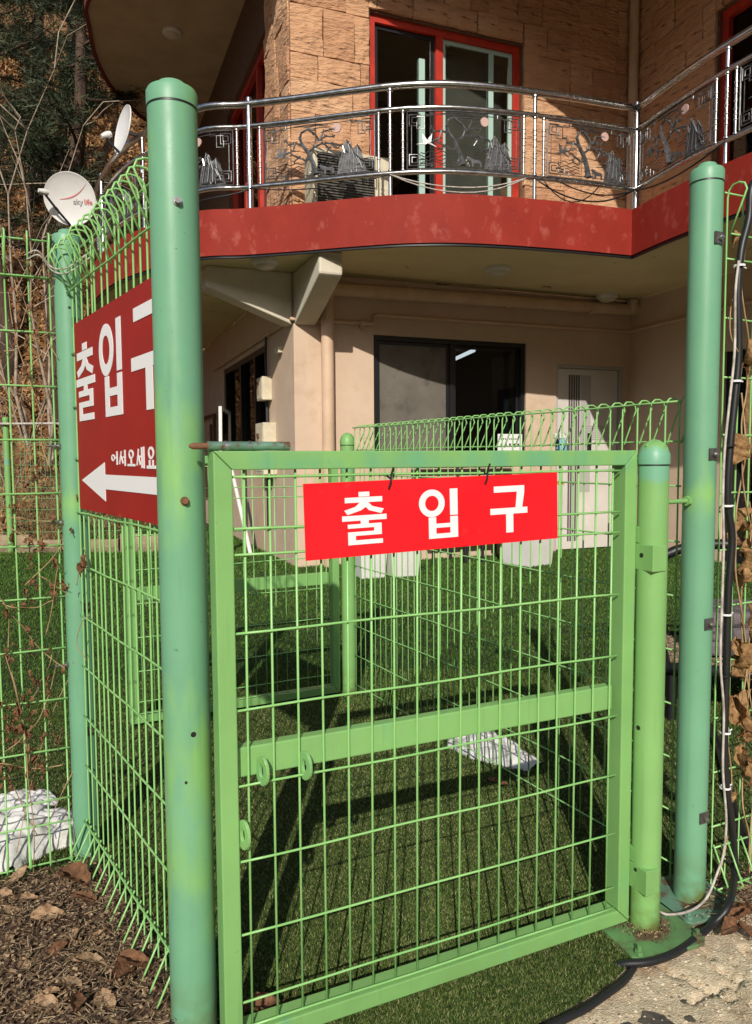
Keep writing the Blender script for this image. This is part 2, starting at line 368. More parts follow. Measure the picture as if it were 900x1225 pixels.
def link(name, me, parent=None, loc=(0, 0, 0), rot=(0, 0, 0), bevel=0):
    o = bpy.data.objects.new(name, me); col.objects.link(o)
    o.location = loc; o.rotation_euler = rot
    if parent is not None: o.parent = parent
    if bevel:
        b = o.modifiers.new('bevel', 'BEVEL'); b.width = bevel; b.segments = 2; b.limit_method = 'ANGLE'; b.angle_limit = R(40)
    return o
def tag(o, label, cat=None, group=None):
    o['label'] = label
    if cat: o['category'] = cat
    if group: o['group'] = group
    return o
def empty(name, loc, rz=0.0, label=None, cat=None, group=None):
    o = bpy.data.objects.new(name, None); col.objects.link(o)
    o.empty_display_size = 0.1
    o.location = loc; o.rotation_euler = (0, 0, rz)
    if label: tag(o, label, cat, group)
    return o
def struct(o): o['kind'] = 'structure'; return o
def stuff(o): o['kind'] = 'stuff'; return o
def spline(pts, n=8):
    P = [Vector(p) for p in pts]; out = []
    for i in range(len(P) - 1):
        p0 = P[i - 1] if i else P[0] * 2 - P[1]
        p3 = P[i + 2] if i + 2 < len(P) else P[-1] * 2 - P[-2]
        for j in range(n):
            t = j / n; p1, p2 = P[i], P[i + 1]
            out.append(0.5 * ((2 * p1) + (p2 - p0) * t + (2 * p0 - 5 * p1 + 4 * p2 - p3) * t * t + (3 * p1 - p0 - 3 * p2 + p3) * t ** 3))
    out.append(P[-1]); return out
def tri_mesh(name, V, m, parent=None, nv=3, loops=None):
    """V: (k, nv, 3) array of separate triangles or quads"""
    k = V.shape[0]
    me = bpy.data.meshes.new(name)
    me.vertices.add(k * nv); me.vertices.foreach_set('co', V.reshape(-1).astype(np.float32))
    me.loops.add(k * nv); me.loops.foreach_set('vertex_index', np.arange(k * nv, dtype=np.int32))
    me.polygons.add(k)
    me.polygons.foreach_set('loop_start', np.arange(0, k * nv, nv, dtype=np.int32))
    me.polygons.foreach_set('loop_total', np.full(k, nv, dtype=np.int32))
    me.update(calc_edges=True)
    me.materials.append(M[m])
    return link(name, me, parent)
def in_poly(x, y, poly):
    c = np.zeros(len(x), bool); n = len(poly)
    for i in range(n):
        x0, y0 = poly[i]; x1, y1 = poly[i - 1]
        cond = ((y0 > y) != (y1 > y)) & (x < (x1 - x0) * (y - y0) / (y1 - y0 + 1e-12) + x0)
        c ^= cond
    return c

# ================================================================== SETTING: ground, turf, concrete, soil
struct(MB().add([(-400, -400, -0.06), (400, -400, -0.06), (400, 400, -0.06), (-400, 400, -0.06)], [(0, 1, 2, 3)]).build('ground', 'ground'))

P1 = Vector((-0.384, 1.485, 0)); P2 = Vector((-0.88, 2.2, -0.03)); P3 = Vector((0.845, 1.965, 0)); P4 = Vector((0.678, 1.838, 0)); P5 = Vector((-0.14, 3.75, 0))
edge_A = at_z(640, 1226, 0); edge_B = at_z(752, 1152, 0)
near_edge = spline([(-0.42, 1.02, 0), (-0.05, 1.33, 0), edge_A, edge_A.lerp(edge_B, 0.5) + Vector((0.012, -0.012, 0)), edge_B, (0.70, 1.93, 0), (0.92, 2.02, 0), (2.2, 2.62, 0), (6.5, 4.8, 0)], 5)
turf_poly = [(p.x, p.y) for p in near_edge] + [(6.5, 14.5), (-9, 14.5), (-9, -2.2), (-4, 0.55), (-1.05, 2.02), (-0.9, 2.09), (-0.62, 1.83), (-0.46, 1.5)]
struct(MB().add([(x, y, 0.0) for x, y in turf_poly], [tuple(range(len(turf_poly)))]).build('artificial_turf', 'turf'))

# concrete apron as a fine sheet with real relief
def height_sheet(name, m, x0, x1, y0, y1, step, fn, keep=None):
    nx = int((x1 - x0) / step) + 1; ny = int((y1 - y0) / step) + 1
    vs_ = []; fs_ = []
    for j in range(ny):
        for i in range(nx):
            x = x0 + (x1 - x0) * i / (nx - 1); y = y0 + (y1 - y0) * j / (ny - 1)
            vs_.append((x, y, fn(x, y)))
    for j in range(ny - 1):
        for i in range(nx - 1):
            a = j * nx + i
            if keep is None or keep((vs_[a][0] + vs_[a + 1][0]) / 2, (vs_[a][1] + vs_[a + nx][1]) / 2):
                fs_.append((a, a + 1, a + nx + 1, a + nx))
    mb = MB(); mb.v = vs_; mb.f = fs_
    return mb.build(name, m, smooth='all', recalc=False)
def conc_h(x, y):
    h = -0.012 + 0.006 * noise.noise((x * 5, y * 5, 0)) + 0.0035 * noise.noise((x * 26, y * 26, 3)) + 0.002 * noise.noise((x * 70, y * 70, 5))
    # a few hairline cracks
    for (ax, ay, bx, by, s) in ((0.80, 1.80, 0.83, 1.55, 1.0), (0.83, 1.66, 0.7, 1.6, 2.0), (0.9, 1.78, 0.93, 1.55, 3.0), (0.66, 1.72, 0.79, 1.6, 5.0)):
        t = max(0, min(1, ((x - ax) * (bx - ax) + (y - ay) * (by - ay)) / ((bx - ax) ** 2 + (by - ay) ** 2)))
        d = math.hypot(x - ax - t * (bx - ax), y - ay - t * (by - ay)) + 0.012 * noise.noise((x * 30, y * 30, s))
        if abs(d) < 0.007: h -= 0.012
    return h
struct(height_sheet('concrete_apron', 'concrete', 0.2, 1.9, 1.2, 2.35, 0.009, conc_h))
struct(MB().add([(-6, -4, -0.02), (6, -4, -0.02), (6, 1.25, -0.02), (-6, 1.25, -0.02)], [(0, 1, 2, 3)]).build('concrete_path', 'concrete'))

def fence_d(x, y):      # signed distance to the left of the sign fence line
    d = (P2 - P1).normalized(); return (x - P1.x) * (-d.y) - (y - P1.y) * (-d.x)
def soil_h(x, y):
    n = noise.noise((x * 4, y * 4, 1)) * 0.02 + noise.noise((x * 17, y * 17, 2)) * 0.012 + noise.noise((x * 48, y * 48, 8)) * 0.006
    base = 0.045
    yb = 2.06 + (x + 1.0) * 0.47          # far edge, in front of the left wing fence
    d = min(-fence_d(x, y) + 0.03 if fence_d(x, y) > 0 else 0.2 + 0 * x, (yb - y))
    dl = ((x - P1.x) * (P2 - P1).normalized().y - (y - P1.y) * (P2 - P1).normalized().x)   # >0 right of the fence
    d = min(0.05 - dl, yb - y)
    return (base + n) if d > 0.06 else (-0.05 + (base + n + 0.05) * max(0, d) / 0.06)
def soil_keep(x, y):
    dl = ((x - P1.x) * (P2 - P1).normalized().y - (y - P1.y) * (P2 - P1).normalized().x)
    return dl < 0.06 and y < 2.08 + (x + 1.0) * 0.47 and (y > 1.0)
struct(height_sheet('soil', 'soil', -3.2, -0.3, 0.9, 2.3, 0.016, soil_h, soil_keep))

# turf fibres
def blades(name, m, N, r0, r1, amax, hsc, wsc):
    r = np.exp(rng.uniform(math.log(r0), math.log(r1), N)); a = rng.uniform(-amax, amax, N)
    x = r * np.sin(a); y = r * np.cos(a)
    k = in_poly(x, y, turf_poly); x, y, r = x[k], y[k], r[k]; n = len(x)
    h = rng.uniform(0.5, 1.0, n) * hsc * np.maximum(1, r / 3.0); w = wsc * np.maximum(1, r / 2.2) * rng.uniform(0.7, 1.2, n)
    th = rng.uniform(0, 2 * math.pi, n); lean = rng.uniform(0.2, 1.1, n); la = rng.uniform(0, 2 * math.pi, n)
    V = np.zeros((n, 3, 3))
    V[:, 0, 0] = x - np.cos(th) * w; V[:, 0, 1] = y - np.sin(th) * w; V[:, 0, 2] = 0.0005
    V[:, 1, 0] = x + np.cos(th) * w; V[:, 1, 1] = y + np.sin(th) * w; V[:, 1, 2] = 0.0005
    V[:, 2, 0] = x + np.cos(la) * h * lean; V[:, 2, 1] = y + np.sin(la) * h * lean; V[:, 2, 2] = h
    o = tri_mesh(name, V, m); return stuff(o)
tag(blades('turf_fibres', 'blade', 900000, 1.25, 4.2, R(33), 0.0095, 0.0012), 'short green and straw coloured turf fibres inside the gate pen', 'grass')
tag(blades('turf_fibres', 'bladefar', 300000, 3.6, 13.5, R(33), 0.011, 0.0014), 'bright green turf fibres of the lawn in front of the house', 'grass')

# ================================================================== fence posts
def post(name, label, P, top, rad, m, group=None, plate=None, bolts=(), holes=(), z0=0.0, cap_style='flat', rz=0.0):
    o = empty(name, (P.x, P.y, P.z), rz, label, 'post', group)
    MB().lathe([(rad, z0), (rad, top - 0.03)], 40).build('pipe', m, o, smooth=True)
    if cap_style == 'flat':
        prof = [(rad + 0.0012, top - 0.034), (rad + 0.0014, top - 0.008), (rad * 0.96, top - 0.002), (rad * 0.62, top + 0.003), (rad * 0.55, top + 0.011), (rad * 0.4, top + 0.0145), (0.001, top + 0.015)]
    else:
        prof = [(rad + 0.0016, top - 0.034), (rad + 0.0018, top - 0.010), (rad * 0.97, top - 0.004), (rad * 0.85, top + 0.009), (rad * 0.6, top + 0.019), (rad * 0.3, top + 0.023), (0.001, top + 0.024)]
    c = MB().lathe(prof, 40).build('cap', m, o, smooth=True)
    MB().lathe([(rad + 0.001, top - 0.0375), (rad + 0.0008, top - 0.0345)], 40).build('cap_seam', 'black', c, smooth=True)
    if cap_style != 'flat':   # raised cross ribs on the dome
        mb = MB()
        for a in (0, math.pi / 2):
            pts = [(rad * 0.85 * s * math.cos(a + 0.6), rad * 0.85 * s * math.sin(a + 0.6), top + 0.0235 - 0.016 * s * s) for s in (-1, -.5, 0, .5, 1)]
            mb.tube(pts, 0.004, 6)
        mb.build('cap_rib', m, c, smooth=True)
    if plate:
        w, pr = plate
        mb = MB(); q = w / 2; ch = 0.02
        poly = [(-q + ch, -q), (q - ch, -q), (q, -q + ch), (q, q - ch), (q - ch, q), (-q + ch, q), (-q, q - ch), (-q, -q + ch)]
        mb.prism(poly, lambda x, y, d: (x * math.cos(pr) - y * math.sin(pr), x * math.sin(pr) + y * math.cos(pr), d), 0.0, 0.009)
        pmat = 'plate' if m == 'post_c' else 'plate_mint'
        b = mb.build('base_plate', pmat, o, bevel=0.002)
        for (sx, sy) in ((-1, -1), (1, -1), (1, 1), (-1, 1)):
            x, y = sx * (q - 0.022), sy * (q - 0.022)
            X, Y = x * math.cos(pr) - y * math.sin(pr), x * math.sin(pr) + y * math.cos(pr)
            MB().lathe([(0.011, 0.0092), (0.011, 0.018)], 6, (X, Y, 0)).lathe([(0.005, 0.018), (0.005, 0.03)], 8, (X, Y, 0)).build('anchor_bolt', pmat, b)
    for (ang, z, kind) in bolts:
        d = Vector((math.cos(ang), math.sin(ang), 0)); t = Vector((-d.y, d.x, 0))
        base = d * (rad - 0.001)
        mb = MB()
        mb.tube([base + Vector((0, 0, z)), base + d * 0.004 + Vector((0, 0, z))], 0.0085, 14)
        mb.tube([base + d * 0.004 + Vector((0, 0, z)), base + d * 0.0115 + Vector((0, 0, z))], 0.0062, 6)
        mb.build('bolt', kind, o)
    for (ang, z, r_) in holes:
        d = Vector((math.cos(ang), math.sin(ang), 0))
        MB().tube([d * (rad - 0.002) + Vector((0, 0, z)), d * (rad + 0.0006) + Vector((0, 0, z))], r_, 12).build('drill_hole', 'black', o)
    return o
def ang_to_cam(P, off=0.0): return math.atan2(-P.y, -P.x) + off

def clamp(parent, x, y, z, ang, w=0.028):
    """square stamped clamp plate with its bolt, flat against a post"""
    d = Vector((math.cos(ang), math.sin(ang), 0)); t = Vector((-d.y, d.x, 0)); c = Vector((x, y, z))
    fn = lambda a, b, dd: tuple(c + t * a + Vector((0, 0, b)) + d * dd)
    h = w / 2
    pl = MB().prism([(-h, -h), (h, -h), (h, h), (-h, h)], fn, 0.0, 0.0035).build('clamp', 'clampmetal', parent, bevel=0.0008)
    MB().tube([c + d * 0.0035, c + d * 0.011], 0.0065, 6).tube([c + d * 0.011, c + d * 0.016], 0.0035, 8).build('bolt', 'zinc', pl)

pa = post('gate_post', 'tall mint green steel post beside the gate latch, in front of the dark red sign', P1, 1.900, 0.0465, 'post_a', 'tall fence posts',
     bolts=[(ang_to_cam(P1, 0.12), 1.68, 'zinc'), (ang_to_cam(P1, 0.12), 1.12, 'rust')], holes=[(ang_to_cam(P1, 0.25), 0.66, 0.0055), (ang_to_cam(P1, -0.1), 0.565, 0.003)])
pb = post('fence_post', 'mint green fence post at the far edge of the dark red arrow sign', P2, 1.87, 0.0375, 'post_b', 'tall fence posts', z0=-0.06,
     holes=[(ang_to_cam(P2, 0.05), 1.66, 0.004)])
for z in (1.62, 0.80, 0.43):
    clamp(pb, 0.0375 * math.cos(ang_to_cam(P2, 0.5)), 0.0375 * math.sin(ang_to_cam(P2, 0.5)), z, ang_to_cam(P2, 0.5), 0.026)
for z in (1.27, 1.05, 0.63):
    a = ang_to_cam(P2, -1.25)
    MB().tube([(0.037 * math.cos(a), 0.037 * math.sin(a), z), (0.075 * math.cos(a), 0.075 * math.sin(a), z)], 0.0035, 8).tube([(0.037 * math.cos(a), 0.037 * math.sin(a), z), (0.044 * math.cos(a), 0.044 * math.sin(a), z)], 0.009, 6).build('bolt', 'zinc', pb)
pc = post('fence_post', 'tall mint green post standing behind the short hinge post, cable fence beside it', P3, 1.925, 0.0405, 'post_b', 'tall fence posts', plate=(0.2, R(22)), z0=0.0)
for z in (1.745, 1.205, 0.765, 0.245):
    a = ang_to_cam(P3, 0.85)
    clamp(pc, 0.0405 * math.cos(a), 0.0405 * math.sin(a), z, a, 0.03)
a = ang_to_cam(P3, -0.6)
MB().tube([(0.04 * math.cos(a), 0.04 * math.sin(a), 1.085), (-0.11, -0.07, 1.085)], 0.006, 10).build('brace_rod', 'post_c', pc, smooth=True)
MB().tube([(0.044 * math.cos(a), 0.044 * math.sin(a), 1.085), (0.055 * math.cos(a), 0.055 * math.sin(a), 1.085)], 0.013, 6).build('nut', 'post_c', pc)
pd = post('hinge_post', 'short leaf green hinge post with domed cap carrying the front gate', P4, 1.215, 0.0365, 'post_c', 'short gate posts', plate=(0.22, R(20)), cap_style='dome',
     holes=[(ang_to_cam(P4, -0.7), 0.96, 0.006), (ang_to_cam(P4, -0.7), 0.53, 0.006), (ang_to_cam(P4, -0.7), 0.165, 0.005)])
# rust and earth at the foot of the hinge post
mb = MB()
for i in range(900):
    a = random.uniform(0, 6.283); rr = 0.038 + abs(random.gauss(0, 0.016)); s = random.uniform(0.002, 0.006); z = 0.009 + max(0, 0.012 - (rr - 0.04) * 0.5) * random.random()
    x, y = P4.x + rr * math.cos(a), P4.y + rr * math.sin(a)
    mb.add([(x + random.uniform(-s, s), y + random.uniform(-s, s), z), (x + random.uniform(-s, s), y + random.uniform(-s, s), z + 0.002), (x, y, z + s)], [(0, 1, 2)])
stuff(tag(mb.build('foot_debris', 'straw', recalc=False), 'rusty brown crumbs of earth around the hinge post foot', 'debris'))
pe = post('gate_post', 'short leaf green domed post at the inner gate, farther inside the pen', P5, 1.30, 0.036, 'post_c', 'short gate posts', cap_style='dome')

# ================================================================== wire mesh panels
def wire_mesh_v(name, prof, m, r):
    return MB().tube(prof, r, 6).mesh(name, m, smooth='all')
def panel(name, label, Pa, Pb, z0, z1, hz, sgn, m, group, top=True, bottom=False, r=0.0026, spacing=0.05, cat='fence', start=0.03, hext=0.0):
    d = Pb - Pa; L = math.hypot(d.x, d.y); rz = math.atan2(d.y, d.x)
    o = empty(name, (Pa.x, Pa.y, 0), rz, label, cat, group)
    prof = []
    if bottom:
        prof += [(0, sgn * 0.008, z0 + 0.12), (0, sgn * 0.062, z0 + 0.018), (0, sgn * 0.05, z0 + 0.004), (0, sgn * 0.02, z0), (0, 0.002 * sgn, z0 + 0.008)]
    else: prof += [(0, 0, z0)]
    prof += [(0, 0, (z0 + z1) / 2)]
    if top:
        prof += [(0, 0, z1 - 0.03), (0, sgn * 0.004, z1 - 0.012), (0, sgn * 0.016, z1 - 0.002), (0, sgn * 0.034, z1 - 0.001), (0, sgn * 0.05, z1 - 0.008), (0, sgn * 0.057, z1 - 0.024), (0, sgn * 0.009, z1 - 0.125)]
    else: prof += [(0, 0, z1)]
    vm = wire_mesh_v('vertical_wire', prof, m, r)
    n = int((L - 2 * start) / spacing + 0.5) + 1
    for i in range(n):
        x = start + i * (L - 2 * start) / (n - 1)
        w = link('vertical_wire', vm, o, (x, 0, 0), (random.gauss(0, 0.0015), random.gauss(0, 0.0018), random.gauss(0, 0.025)))
    def hwire(z, y):
        k = 14; ph = random.uniform(0, 6); am = random.uniform(0.0006, 0.0018)
        pts = [(-hext + start * 0.4 + (L - start * 0.8 + 2 * hext) * t / k, y, z + am * math.sin(ph + t * 0.9)) for t in range(k + 1)]
        MB().tube(pts, r, 6).build('horizontal_wire', m, o, smooth='all')
    for z in hz: hwire(z, -sgn * 0 - 2 * r)
    if top:
        hwire(z1 - 0.014, sgn * 0.030 if False else -sgn * 2 * r); hwire(z1 - 0.120, sgn * 0.008 + sgn * 2 * r)
    if bottom:
        hwire(z0 + 0.115, sgn * 0.010 + sgn * 2 * r); hwire(z0 + 0.006, sgn * 0.03)
    return o, L

d12 = (P1 - P2).normalized()
G_L = P1; 
sign_fence, SFL = panel('wire_fence', 'green wire mesh panel with looped top behind the dark red arrow sign', P2 + Vector((0.02, -0.03, 0)), P1 + Vector((-0.03, 0.045, 0)), 0.02, 1.79,
                        [0.30 + 0.15 * i for i in range(9)], -1, 'wire', 'green wire mesh fences', bottom=True, start=0.012)
u_dir = Vector((math.cos(R(26)), math.sin(R(26)), 0))
left_wing, _ = panel('wire_fence', 'overgrown green wire mesh panel with dry vines, in front of the hillside and old snow', Vector((P2.x, P2.y, 0)) - u_dir * 1.25 + Vector((-0.03, -0.02, 0)), Vector((P2.x, P2.y, 0)) + Vector((-0.03, -0.02, 0)), 0.02, 1.83,
                     [0.20 + 0.151 * i for i in range(11)], -1, 'wire', 'green wire mesh fences', bottom=True, start=0.012, spacing=0.055, r=0.0028)
right_wing, _ = panel('wire_fence', 'green wire mesh panel strapped with black and white cables and dry vine', P3 + Vector((0.05, 0.005, 0)), P3 + Vector((0.05, 0.005, 0)) + u_dir * 1.4, 0.03, 1.885,
                      [0.20 + 0.1505 * i for i in range(11)], -1, 'wire', 'green wire mesh fences', bottom=True, start=0.012, spacing=0.053)
inner_fence, _ = panel('wire_fence', 'low green mesh fence with rolled loops between the inner gate and tall post', P5 + Vector((0.03, -0.04, 0)), P3 + Vector((-0.02, 0.05, 0)), 0.01, 1.36,
                       [0.07 + 0.15 * i for i in range(8)], 1, 'wire', 'green wire mesh fences', start=0.015)
for i in range(9):      # the mesh's welded feet
    pass

# ================================================================== gates
def gate(name, label, G0, rz, W, group, front=True):
    o = empty(name, (G0.x, G0.y, 0), rz, label, 'gate', group)
    zb, zt, fw, fd = 0.02, 1.215, 0.036, 0.05
    m = 'gate'
    # mitred frame members
    def member(nm, poly):
        return MB().prism(poly, lambda x, z, d: (x, d, z), 0.0, fd).build(nm, m, o, bevel=0.0025)
    g = 0.0006
    member('top_rail', [(g, zt), (fw + g, zt - fw), (W - fw - g, zt - fw), (W - g, zt)])
    member('bottom_rail', [(g, zb), (W - g, zb), (W - fw - g, zb + fw), (fw + g, zb + fw)])
    member('stile', [(0, zb + g), (fw, zb + fw + g), (fw, zt - fw - g), (0, zt - g)])
    member('stile', [(W, zb + g), (W, zt - g), (W - fw, zt - fw - g), (W - fw, zb + fw + g)])
    mr = MB().box(fw + 0.001, W - fw - 0.012, 0.021, fd - 0.001, 0.572, 0.632).build('middle_rail', m, o, bevel=0.003)
    yv = 0.014; rw = 0.0026
    n = 18
    vm = MB().tube([(0, 0, zb + fw - 0.008), (0, 0, 0.6), (0, 0, zt - fw + 0.004)], rw, 6).mesh('vertical_wire', 'wire', smooth='all')
    for i in range(n):
        x = fw + 0.022 + (W - 2 * fw - 0.05) * i / (n - 1)
        link('vertical_wire', vm, o, (x, yv, 0), (random.gauss(0, 0.0015), random.gauss(0, 0.002), 0))
    for z in (1.166, 1.066, 1.016, 0.864, 0.712, 0.559, 0.407, 0.256, 0.116, 0.062):
        k = 12; ph = random.uniform(0, 6); am = random.uniform(0.0005, 0.0016)
        pts = [(fw - 0.002 + (W - 2 * fw - 0.006) * t / k, yv - 2 * rw, z + am * math.sin(ph + t)) for t in range(k + 1)]
        MB().tube(pts, rw, 6).build('horizontal_wire', 'wire', o, smooth='all')
    # padlock lugs: oval plates with a slot, standing square to the gate
    def lug(x, z, y):
        fn = lambda a, b, d: (x + d + 0.32 * a, y - a, z + b)
        mb = MB(); mb.ring(0.017, 0.0, 0.019, 0.007, fn, -0.003, 0.003, ry=0.030, riy=0.014, n=20)
        mb.build('padlock_lug', m, o, bevel=0.0008)
    if front:
        lug(fw + 0.044, 0.585, 0.021); lug(fw + 0.133, 0.58, 0.021); lug(fw + 0.002, 0.468, 0.012)
        # slide bolt lying on the top rail
        yb = 0.02
        MB().tube([(-0.006, yb, zt + 0.0095), (0.155, yb, zt + 0.0095)], 0.0088, 16).build('latch_barrel', 'latch', o, smooth=True)
        MB().tube([(-0.040, yb, zt + 0.0095), (-0.034, yb, zt + 0.0095), (-0.02, yb, zt + 0.0095), (0.0, yb, zt + 0.0095)], 0.006, 12, radii=[0.003, 0.0062, 0.0062, 0.0062]).build('latch_bolt', 'rust', o, smooth=True)
        MB().lathe([(0.0098, -0.004), (0.0098, 0.004)], 16, (0.03, yb, zt + 0.0095), axis='x').lathe([(0.0098, -0.003), (0.0098, 0.003)], 16, (0.075, yb, zt + 0.0095), axis='x').build('latch_collar', 'zinc', o)
        for z in (0.955, 0.145):
            hg = MB().box(W + 0.0005, W + 0.044, -0.056, 0.012, z - 0.032, z + 0.032).build('hinge', m, o, bevel=0.002)
            MB().box(W + 0.0005, W + 0.013, -0.012, 0.012, z + 0.034, z + 0.074).build('hinge_knuckle', m, hg, bevel=0.002)
    else:
        MB().tube([(W - 0.16, 0.02, zt + 0.0095), (W + 0.012, 0.02, zt + 0.0095)], 0.0085, 12).build('latch_barrel', 'rust', o, smooth=True)
    return o
G0 = Vector((-0.303, 1.406, 0)); GW = 1.035; GA = R(24.6)
front_gate = gate('pen_gate', 'leaf green mesh gate hung on the short post, carrying the bright red sign', G0, GA, GW, 'green mesh gates')
FA = R(26.5)
fg0 = P5 + Vector((-0.045, -0.02, 0)) - Vector((math.cos(FA), math.sin(FA), 0)) * 1.02
far_gate = gate('pen_gate', 'inner leaf green mesh gate behind the front gate, without a sign', fg0, FA, 1.02, 'green mesh gates', front=False)

# ================================================================== signs with lettering
def glyph(mb, ch, x, y, w, h, fn, d0, d1):
    S = lambda pts: [(x + w * a, y + h * b) for a, b in pts]
    e = [0.0]
    def put(pts):
        mb.prism(S(pts), fn, d0, d1 + e[0]); e[0] += (0.00004 if d1 > d0 else -0.00004)
    def rect(a0, a1, b0, b1): put([(a0, b0), (a1, b0), (a1, b1), (a0, b1)])
    def ring(cx, cy, ro, ri, ry, riy):
        mb.ring(x + w * cx, y + h * cy, w * ro, w * ri, fn, d0, d1, ry=h * ry, riy=h * riy, n=36)
    def stroke(p, q, t):
        a = Vector(p); b = Vector(q); dd = (b - a).normalized(); nn = Vector((-dd.y, dd.x)) * t / 2
        put([tuple(a - nn), tuple(b - nn), tuple(b + nn), tuple(a + nn)])
    if ch == 'chul':
        rect(.38, .62, .91, 1.0); rect(.07, .91, .80, .90)
        put([(.40, .80), (.60, .80), (.55, .72), (.42, .65), (.12, .575), (.05, .66), (.30, .72)])
        put([(.50, .74), (.60, .79), (.68, .72), (.94, .66), (.88, .575), (.60, .645)])
        rect(0, 1, .455, .555); rect(.41, .59, .375, .455)
        rect(.12, .88, .315, .392); rect(.71, .88, .245, .315); rect(.12, .88, .17, .245); rect(.12, .29, .085, .17); rect(.12, .90, 0, .085)
    elif ch == 'ip':
        ring(.33, .72, .33, .175, .28, .155)
        rect(.80, 1.0, .46, 1.0)
        rect(.24, .43, 0, .435); rect(.80, 1.0, 0, .435); rect(.43, .80, .215, .30); rect(.43, .80, 0, .095)
    elif ch == 'gu':
        rect(.10, .92, .87, 1.0); put([(.72, .87), (.92, .87), (.86, .53), (.68, .53)])
        rect(0, 1, .40, .53); rect(.42, .61, 0, .40)
    elif ch == 'eo':
        ring(.30, .52, .28, .15, .26, .15); rect(.80, .97, .0, 1.0); rect(.60, .80, .47, .58)
    elif ch == 'seo':
        stroke((.36, .92), (.04, .12), .14); stroke((.30, .60), (.60, .14), .14); rect(.80, .97, 0, 1.0); rect(.58, .80, .50, .60)
    elif ch == 'o':
        ring(.5, .68, .33, .19, .26, .15); rect(.42, .58, .18, .42); rect(0, 1, .04, .17)
    elif ch == 'se':
        stroke((.26, .90), (.02, .14), .12); stroke((.22, .60), (.46, .16), .12); rect(.60, .74, .02, .98); rect(.86, 1.0, 0, 1); rect(.44, .60, .50, .60)
    elif ch == 'yo':
        ring(.5, .68, .33, .19, .26, .15); rect(.24, .38, .17, .40); rect(.62, .76, .17, .40); rect(0, 1, .04, .17)

# bright sign tied to the front gate, slightly tilted
def gate_local(x, y):
    n = Vector((-math.sin(GA), math.cos(GA), 0)); P = at_plane(x, y, G0, n); d = P - G0
    return d.x * math.cos(GA) + d.y * math.sin(GA), P.z
TL, TR, BR_, BL = [gate_local(*p) for p in ((362, 578), (665, 565), (668, 643), (366, 671))]
sw = ((TR[0] - TL[0]) + (BR_[0] - BL[0])) / 2; sh = ((TL[1] - BL[1]) + (TR[1] - BR_[1])) / 2
tilt = math.atan2((TR[1] - TL[1] + BR_[1] - BL[1]) / 2, sw)
root = G0 + Vector((math.cos(GA), math.sin(GA), 0)) * BL[0] + Vector((-math.sin(GA), math.cos(GA), 0)) * 0.0015
gs = empty('entrance_sign', (root.x, root.y, BL[1]), GA, 'bright red rectangular sign with white Korean lettering tied to the front gate', 'sign', None)
gs.rotation_euler = (0, -tilt, GA)
fn = lambda x, z, d: (x, d, z)
MB().box(0, sw, -0.003, 0, 0, sh).build('board', 'sign_red', gs, bevel=0.0006)
for ch, px0, px1, py0, py1 in (('chul', 410, 463, 587, 652), ('ip', 502, 548, 584, 645), ('gu', 587, 631, 580, 638)):
    # glyph boxes measured on the sign plane
    xs = [(gate_local((px0 + px1) / 2 + s * (px1 - px0) / 2, (py0 + py1) / 2)[0] - BL[0]) for s in (-1, 1)]
    c = gate_local((px0 + px1) / 2, (py0 + py1) / 2); hh = gate_local((px0 + px1) / 2, py0 + 1)[1] - gate_local((px0 + px1) / 2, py1 - 1)[1]
    cz = c[1] - BL[1] - math.tan(tilt) * (c[0] - BL[0])
    hh -= math.tan(tilt) * (xs[1] - xs[0]) * 0.35
    mb = MB(); glyph(mb, ch, xs[0], cz - hh / 2, xs[1] - xs[0], hh, fn, -0.0032, -0.0042); mb.build('character', 'white', gs)
for px in (468, 583):
    x, _z = gate_local(px, 570); x -= BL[0]
    MB().tube([(x - 0.004, -0.0055, sh - 0.018), (x, -0.008, sh - 0.004), (x + 0.003, -0.004, sh + 0.01), (x + 0.006, -0.010, sh + 0.026)], 0.0023, 6).tube([(x, -0.006, sh + 0.003), (x + 0.002, 0.014, sh + 0.008)], 0.0022, 6).build('cable_tie', 'black', gs)

# dark red arrow sign on the side fence
SO = P2 + Vector((0.02, -0.03, 0)); SD = (P1 + Vector((-0.03, 0.045, 0)) - SO); SD.z = 0; SA = math.atan2(SD.y, SD.x); SD.normalize(); SNn = Vector((-SD.y, SD.x, 0))
def side_local(x, y):
    P = at_plane(x, y, SO - SNn * 0.012, SNn); d = P - SO
    return d.x * SD.x + d.y * SD.y, P.z
x0, zt0 = side_local(88, 393); xb0, zb0 = side_local(97, 607); x1_, zt1 = side_local(180, 326); xb1, zb1 = side_local(189, 630)
print('side sign', x0, zt0, xb0, zb0, x1_, zt1, xb1, zb1, SFL)
sx0 = (x0 + xb0) / 2; sz0 = (zb0 + zb1) / 2; sz1 = (zt0 + zt1) / 2; sx1 = SFL + 0.02
base = SO + SD * sx0
ss = empty('arrow_sign', (base.x, base.y, sz0), SA, 'large dark red sign with white arrow and Korean lettering on the side fence', 'sign')
SW, SH = sx1 - sx0, sz1 - sz0
MB().box(0, SW, -0.0125, -0.0095, 0, SH).build('board', 'sign_dark', ss, bevel=0.0008)
def sl_(x, y):
    a, z = side_local(x, y); return a - sx0, z - sz0
dd0, dd1 = -0.0127, -0.0140
